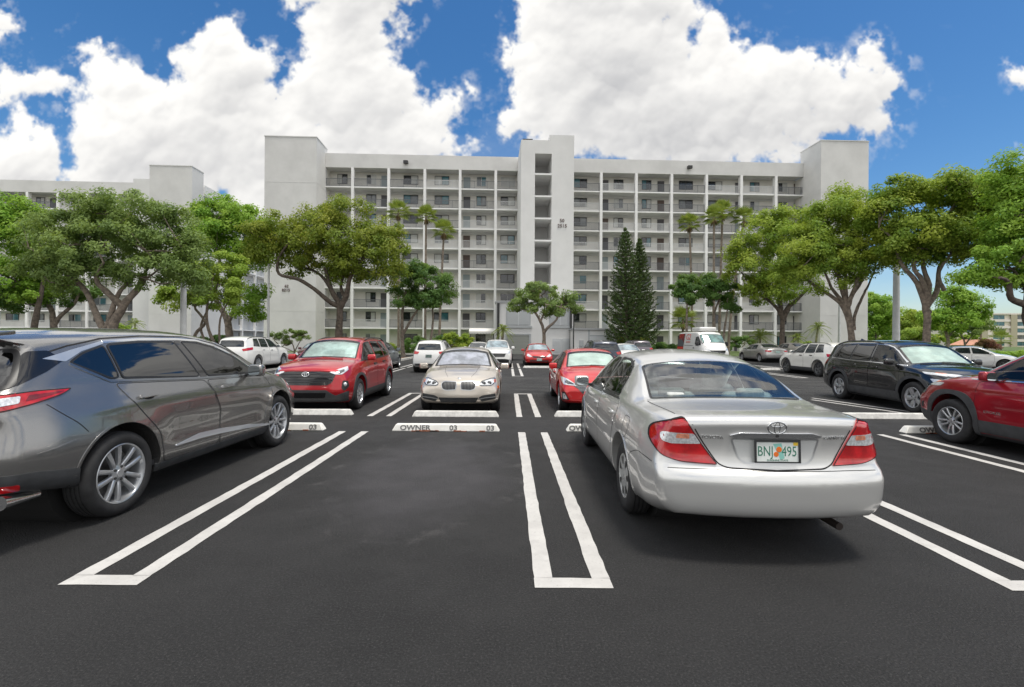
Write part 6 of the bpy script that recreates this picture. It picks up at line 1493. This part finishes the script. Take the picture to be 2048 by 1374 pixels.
c.patch('grille', rpoly([(-.60, .86), (.60, .86), (.66, .70), (.46, .50), (-.46, .50), (-.66, .70)], .04), 'f', LDARK, .010, .06)
c.patch('bumper', rpoly([(-.86, .42), (.86, .42), (.80, .26), (-.80, .26)], .03), 'f', CLAD, .012, .07)
for k in (1, -1):
    c.patch('running_lamp', rpoly([(k*.62, .94), (k*.84, .98), (k*.84, .93), (k*.66, .90)], .01), 'f', LCLEAR, .012, .05); c.patch('headlamp', rpoly([(k*.68, .80), (k*.84, .84), (k*.84, .66), (k*.72, .62)], .02), 'f', LCLEAR, .010, .05)
    c.patch('running_lamp', rpoly([(4.26, .965), (4.46, .945), (4.58, .90), (4.44, .905)], .01), 's', LCLEAR, .006, .05, True, k); c.patch('indicator_lens', rpoly([(4.18, .975), (4.34, .965), (4.26, .945)], .008), 's', LAMB, .007, .05, True, k)
    c.patch('tail_lamp', rpoly([(.02, 1.14), (.30, 1.12), (.20, .98), (.02, .96)], .02), 's', LRED, .010, .06, True, k)
rails(c, .5, 2.4, .62, BLACKP, .06); c.mirror(3.16, 1.15, BLK, (.21, .13, .15)); c.finish(); c.arch_trim(.06, CLAD, .016, None, .04)
c.interior(CLOTHT, 2.25, .40, head=(1.42, 1.38))
q = MB(); q.add([(-.035, 0, 0), (.035, 0, 0), (.03, .16, 0), (0, .24, 0), (-.03, .16, 0), (-.012, .015, .07), (.012, .015, .07), (0, .09, .05)], [(0, 1, 6, 5), (1, 2, 7, 6), (4, 0, 5, 7), (2, 3, 7), (3, 4, 7), (5, 6, 7)]); q.build('antenna_fin', BLK, c.root, 30, (0, .55, 1.675))

# ------- dark red crossover cut by the right edge
WINE = paint('paint_wine', (.33, .008, .020), .45, .28)
CHE = shape(4.62, 1.86,
    top=[(0, 1.54), (.1, 1.58), (.5, 1.635), (1.2, 1.67), (2.0, 1.67), (2.5, 1.64), (2.75, 1.58), (3.1, 1.38), (3.42, 1.20), (3.55, 1.165), (4.0, 1.11), (4.3, 1.05), (4.5, .97), (4.62, .86)],
    belt=[(0, 1.10), (.6, 1.14), (1.5, 1.10), (2.6, 1.075), (3.4, 1.06), (4.0, 1.02), (4.35, .95), (4.62, .78)],
    gh=(-.8, -.5, 2.70, 3.48), wroof=.60, ax=(.97, 3.69), tyre=(.36, .225, .232), rim=(5, .013, .017, 'pair', .050),
    rear=[(.2, .14), (.4, .02), (.6, 0), (.9, .02), (1.1, .08), (1.4, .2), (1.6, .22)], front=[(.2, .14), (.34, .06), (.50, .02), (.66, .0), (.85, .03), (1.0, .12)],
    crease=[([(0, .95), (3.4, .92)], .018, .045, .5, 3.6), ([(0, .66), (3.4, .62)], -.016, .13, 1.4, 3.3)], roofcrown=.06, hoodcrown=.06, ar=.435, az=.378, track=.912, zm=.62, tin=[(0, .10), (.8, .085), (2.5, .075), (3.4, .075), (3.9, .06), (4.62, .12)])
c = Car(CHE, 'dark red crossover with grey arch trim cut by the right edge', (7.78, 8.40-4.62*.945), R(0), WINE, detail=1.15, scale=.945)
auto_side(c, [(2.24, 2.16, 3.38, 2.68), (1.30, 1.36, 2.14, 2.08), (.55, .8, 1.24, 1.28)], [GCLEAR, GDARK, GDARK], (3.26, 2.19, 1.26), .98, .36, None, CHROME, cladding=(CLAD, .46))
for sx in (1, -1): c.strip('window_trim', [(.60+2.75*i/14, float(c.ze(.60+2.75*i/14))-.035) for i in range(15)], .018, 's', CHROME, .006, sx)
screens(c, 3.42, 2.76, .71, .605, GCLEAR)
for k in (1, -1):
    c.patch('running_lamp', rpoly([(4.06, 1.0), (4.30, .985), (4.36, .945), (4.10, .955)], .012), 's', LAMB, .010, .05, True, k); c.patch('headlamp', rpoly([(4.30, .90), (4.42, .87), (4.40, .74), (4.30, .78)], .02), 's', LDARK, .006, .05, True, k)
    c.patch('running_lamp', rpoly([(k*.46, .93), (k*.84, .98), (k*.84, .92), (k*.50, .89)], .01), 'f', LCLEAR, .012, .05); c.patch('fender_vent', rpoly([(4.30, .62), (4.38, .60), (4.38, .52), (4.33, .50)], .01), 's', BLACKP, .004, .05, True, k)
    c.patch('bumper', rpoly([(4.14, .44), (4.46, .50), (4.46, .26), (4.20, .28)], .02), 's', CLAD, .010, .06, True, k)
    l, N = c.hit(3.02, .60, 's', k); e = link('lettering', text_mesh('lettering', 'CHEROKEE', .055, .002, sx=1.25), c.root, [CHROME]); e.location = l+N*.006; e.rotation_euler = (R(90), 0, k*R(90))
c.patch('bumper', rpoly([(-.86, .46), (.86, .46), (.80, .26), (-.80, .26)], .03), 'f', CLAD, .012, .07); c.patch('grille', rpoly([(-.50, .86), (.50, .86), (.46, .72), (-.46, .72)], .03), 'f', GLOSSB, .008, .06)
c.mirror(2.98, 1.13, WINE, (.21, .13, .15)); c.finish(); c.arch_trim(.07, CLAD, .018, None, .09)
c.interior(CLOTHD, 2.12, .40, head=(1.42, 1.38))

# ------- cars further off: the same kinds of body, closed glass, fewer small pieces
def front_suv(c, m=CLAD):
    L = c.L
    c.patch('grille', rpoly([(-.55, .86), (.55, .86), (.48, .66), (-.48, .66)], .04), 'f', GLOSSB, .010, .12); c.patch('bumper', rpoly([(-.84, .48), (-.5, .54), (.5, .54), (.84, .48), (.80, .27), (-.80, .27)], .03), 'f', m, .012, .12)
    for k in (1, -1): c.patch('headlamp', rpoly([(.42, .90), (.62, .97), (.84, 1.0), (.80, .90), (.52, .83)], .02), 'C', LCLEAR, .012, .08, True, k)
def front_sedan(c, m=BLACKP):
    c.patch('grille', rpoly([(-.45, .66), (.45, .66), (.36, .57), (-.36, .57)], .03), 'f', GLOSSB, .010, .12); c.patch('lower_intake', rpoly([(-.60, .42), (.60, .42), (.50, .27), (-.50, .27)], .03), 'f', m, .008, .12)
    for k in (1, -1): c.patch('headlamp', rpoly([(.36, .64), (.58, .73), (.84, .80), (.76, .68), (.48, .60)], .02), 'C', LCLEAR, .012, .08, True, k)
def rear_suv(c, m=CLAD, lamp=((.42, 1.08), (.70, 1.12), (.92, 1.13), (.86, .98), (.44, .96))):
    for k in (1, -1): c.patch('tail_lamp', rpoly(list(lamp), .03), 'c', LRED, .012, .08, True, k)
    c.window([(-.62, 1.17), (.62, 1.17), (.54, 1.48), (-.54, 1.48)], 'r', GFAR, 'rear_window', hole=False)
    if m: c.patch('bumper', rpoly([(-.84, .48), (.84, .48), (.80, .28), (-.80, .28)], .03), 'r', m, .012, .12)
    c.plate(.86, 'r', m=mat('plate_dark', (.10, .14, .13), .5, var=(20, .5)))
def rear_sedan(c):
    for k in (1, -1): c.patch('tail_lamp', rpoly([(.36, .90), (.64, .93), (.80, .92), (.76, .82), (.40, .79)], .02), 'c', LRED, .012, .08, True, k)
    c.plate(.80, 'r', m=mat('plate_pale', (.35, .48, .45), .5, var=(20, .4)))
    c.patch('bumper_lip', rpoly([(-.70, .36), (.70, .36), (.66, .26), (-.66, .26)], .03), 'r', BLACKP, .008, .12)
def far_suv(label, p, rz, m, sc, rim=None, clad=CLAD, front=True, rear=True, rail=True, base=RAV, glass_=GFAR, arch=True, screen=GFARL, **kw):
    S = dict(base); S['rim'] = rim or (5, .022, .026, 'pair', .05); S.update(kw); c = Car(S, label, p, rz, m, detail=.55, scale=sc)
    auto_side(c, [(2.22, 2.14, 3.36, 2.66), (1.30, 1.36, 2.12, 2.06), (.60, .86, 1.24, 1.28)], glass_, (3.30, 2.17, 1.26), 1.0, .34, BLACKP if clad is CLAD else m, None, True, False, cladding=(clad, .42))
    screens(c, 3.42, 2.72, .70, .60, screen, None, False)
    if front: front_suv(c, clad)
    if rear: rear_suv(c, clad, **({'lamp': kw['lamp']} if 'lamp' in kw else {}))
    if rail: rails(c, .45, 2.35, .60, BLACKP, .05)
    c.mirror(3.02, 1.16, m, (.20, .13, .15)); c.finish()
    if arch: c.arch_trim(.05, clad, .014)
    return c
def far_sedan(label, p, rz, m, sc, rim=None, front=True, rear=True, base=ELA, screen=GFARL, back=GFAR, **kw):
    S = dict(base); S['rim'] = rim or (5, .020, .022, 'pair', .05); S.update(kw); c = Car(S, label, p, rz, m, detail=.55, scale=sc)
    auto_side(c, [(2.36, 2.30, 3.36, 2.72), (1.48, 1.62, 2.27, 2.24)], GFAR, (3.30, 2.31, 1.40), .82, .29, None, None, True, False)
    screens(c, 3.46, 2.76, .67, .56, screen, None, False); screens(c, .84, 1.5, .60, .54, back, None, False, 'rear_window')
    if front: front_sedan(c)
    if rear: rear_sedan(c)
    c.mirror(3.10, .985, m, (.20, .10, .14)); c.finish(); return c
PW = paint('paint_white', (.74, .74, .72), .0, .35); PWP = paint('paint_pearl', (.72, .71, .66), .0, .35); PSL = paint('paint_slate', (.12, .14, .17), .6, .3); PMAR = paint('paint_maroon', (.10, .03, .035), .4, .3)
PLS = paint('paint_light_silver', (.48, .475, .46), .6, .3); PNB = paint('paint_dark_blue', (.03, .038, .06), .5, .3); PGB = paint('paint_warm_grey', (.36, .34, .32), .5, .3); PRF = paint('paint_bright_red', (.50, .014, .012), .2, .3)
PI = math.pi
far_suv('white crossover seen from behind with big red lamps past the grey one', (-12.95, 22.3), 0, PW, .97, clad=PW, front=False, arch=False, base=dict(RAV, tin=[(0, .10), (1, .09), (4.6, .12)]), lamp=[(.46, 1.06), (.70, 1.12), (1.0, 1.15), (.98, 1.03), (.50, .96)])
far_sedan('maroon car facing us, mostly hidden behind the ruby crossover', (-11.6, 27.4+4.4), PI, PMAR, .95, rear=False)
far_sedan('slate blue hatchback seen from the side behind the ruby crossover', (-6.75, 22.3), 0, PSL, 1.0, front=False)
far_suv('white hatchback with black lower trim seen from behind left of the champagne sedan', (-3.62, 21.9), 0, PW, .90, front=False)
far_suv('white crossover facing us over the roof of the champagne sedan', (-.62, 26.0+4.6*.92), PI, PW, .92, rear=False, clad=BLACKP)
far_sedan('pale car with a dark windscreen behind the white hatchback', (-2.15, 33+4.4), PI, PW, .95, rear=False, screen=GFAR)
far_sedan('black car peeping out beside the white crossover facing us', (-.48, 34+4.4), PI, paint('paint_black'), .95, rear=False)
c = far_sedan('small bright red sedan facing us near the roller garage door', (1.78, 27.1+4.62*.93), PI, PRF, .93, rear=False); c.plate(.46, 'f', m=mat('plate_pale'))
far_suv('dark grey crossover seen from behind over the red sedan', (4.62, 22.4), 0, PNB, .92, front=False)
far_sedan('white sedan facing us behind the silver sedan', (7.0, 26.6+4.4), PI, PW, .95, rear=False)
far_suv('dark crossover with a silver tailgate near the yellow green hedge', (9.3, 33), 0, paint('paint_plum_grey', (.15, .13, .15), .6, .3), .93, front=False)
far_sedan('light silver sedan seen from behind parked beside the low hedge', (19.1, 33.9), 0, PLS, .96, front=False)
far_sedan('warm grey sedan showing above the white crossover on the right', (22.9, 36.4), 0, PGB, 1.0, front=False)
far_suv('pearl white crossover seen from its left rear beside the black one', (14.52, 20.35), 0, PWP, .90, front=False, rim=(5, .035, .045, 'twist', .03, 'dark'), clad=CLAD)
def far_white():
    fx, fy = .80, -.60; return (26.6-fx*2.2, 27.6-fy*2.2), math.atan2(-fx, fy)
p, rz = far_white()
far_sedan('white sedan with a black nose facing the long clipped hedge', p, rz, PW, .93, rear=False, screen=mat('far_screen_green', (.03, .07, .045), .06, coat=.8, var=(3, .5)), rim=(5, .03, .035, 'twist', .03, 'dark'))
far_suv('white crossover hidden behind the roof of the grey one', (-13.2, 10.4+4.9), PI, PW, 1.07, rear=False, clad=PW, rail=False)

# ------- white delivery van
VAN = shape(5.60, 2.05,
    top=[(0, 2.12), (.06, 2.20), (1, 2.24), (3.4, 2.25), (3.9, 2.20), (4.25, 2.06), (4.6, 1.72), (4.95, 1.36), (5.1, 1.27), (5.35, 1.15), (5.5, 1.02), (5.6, .88)],
    belt=[(0, 1.28), (3, 1.26), (4.4, 1.22), (4.9, 1.14), (5.3, 1.0), (5.6, .76)], gh=(-.8, -.5, 4.25, 5.0), wroof=.80, ax=(1.0, 4.65), tyre=(.34, .215, .21), rim=(5, .03, .03, 'plain'),
    rear=[(.2, .05), (.5, 0), (1.2, 0), (2.2, .05)], front=[(.2, .10), (.4, 0), (.8, .02), (1.1, .1)], plan=[(0, .98), (.2, 1.02), (4, 1.02), (4.8, 1.0), (5.3, .92), (5.6, .80)],
    tin=[(0, .06), (4, .06), (5.6, .14)], bend=[(0, .06), (1, .02), (3.6, 0), (4.4, -.10), (5.0, -.16), (5.6, -.26)], fzone=.5, roofcrown=.07, fillet=.09, track=.98)
c = Car(VAN, 'white delivery van with a red and grey tail panel and a roof air conditioner', (14.75, 33.6+5.6), PI, PW, 'delivery_van', 'van', .55)
REDG = mat('graphic_red', (.55, .05, .03), .4); DKG = mat('graphic_maroon', (.13, .03, .03), .4, var=(2, .4)); GRYG = mat('graphic_grey', (.10, .11, .12), .4)
for sx in (1, -1):
    c.window([(3.75, 1.28), (3.80, 1.82), (4.18, 1.86), (4.62, 1.44), (4.70, 1.20)], 's', GFAR, sx=sx, hole=False)
    o = c.patch('tail_graphic', rpoly([(.06, 2.06), (1.55, 2.10), (1.55, .55), (.06, .55)], .02), 's', DKG, .003, .14, False, sx)
    c.patch('grey_band', rpoly([(.06, 1.55), (.8, 1.75), (1.55, 1.35), (1.55, 1.10), (.06, 1.10)], .02), 's', GRYG, .005, .14, False, sx, o); c.patch('red_band', rpoly([(.06, 1.05), (1.55, 1.05), (1.55, .72), (.06, .72)], .02), 's', REDG, .005, .14, False, sx, o)
    for t, y, z, sz, m in (('97', .80, 1.80, .62, REDG), ('G2', 2.35, 1.80, .62, REDG), ('DELIVERY', 2.4, 1.42, .16, REDG)):
        l, N = c.hit(y, z, 's', sx); e = link('van_lettering', text_mesh('van_lettering', t, sz, .004, sx=1.25), c.root, [m]); e.location = l+N*.008; e.rotation_euler = (R(90)-math.asin(N.z), 0, sx*R(90))
    c.strip('door_track', [(1.7, 1.18), (3.4, 1.18)], .03, 's', BLACKP, .006, sx); c.handle(3.62, 1.0, sx, BLACKP); c.seam([(3.66, 2.0), (3.66, .4)], sx=sx, w=.012, round_=0)
screens(c, 4.90, 4.30, .84, .80, mat('far_screen_teal', (.10, .19, .18), .05, coat=.8, var=(1.6, .7)), None, False)
front_suv(c, BLACKP); c.mirror(4.45, 1.30, BLACKP, (.20, .14, .30)); c.finish()
q = MB(); q.box(-.62, .62, -.9, .75, 0, .30); a_ = link('roof_unit', bevelled(q.mesh('roof_unit'), .12, 3), c.root, [PW], (0, 3.1, 2.25))
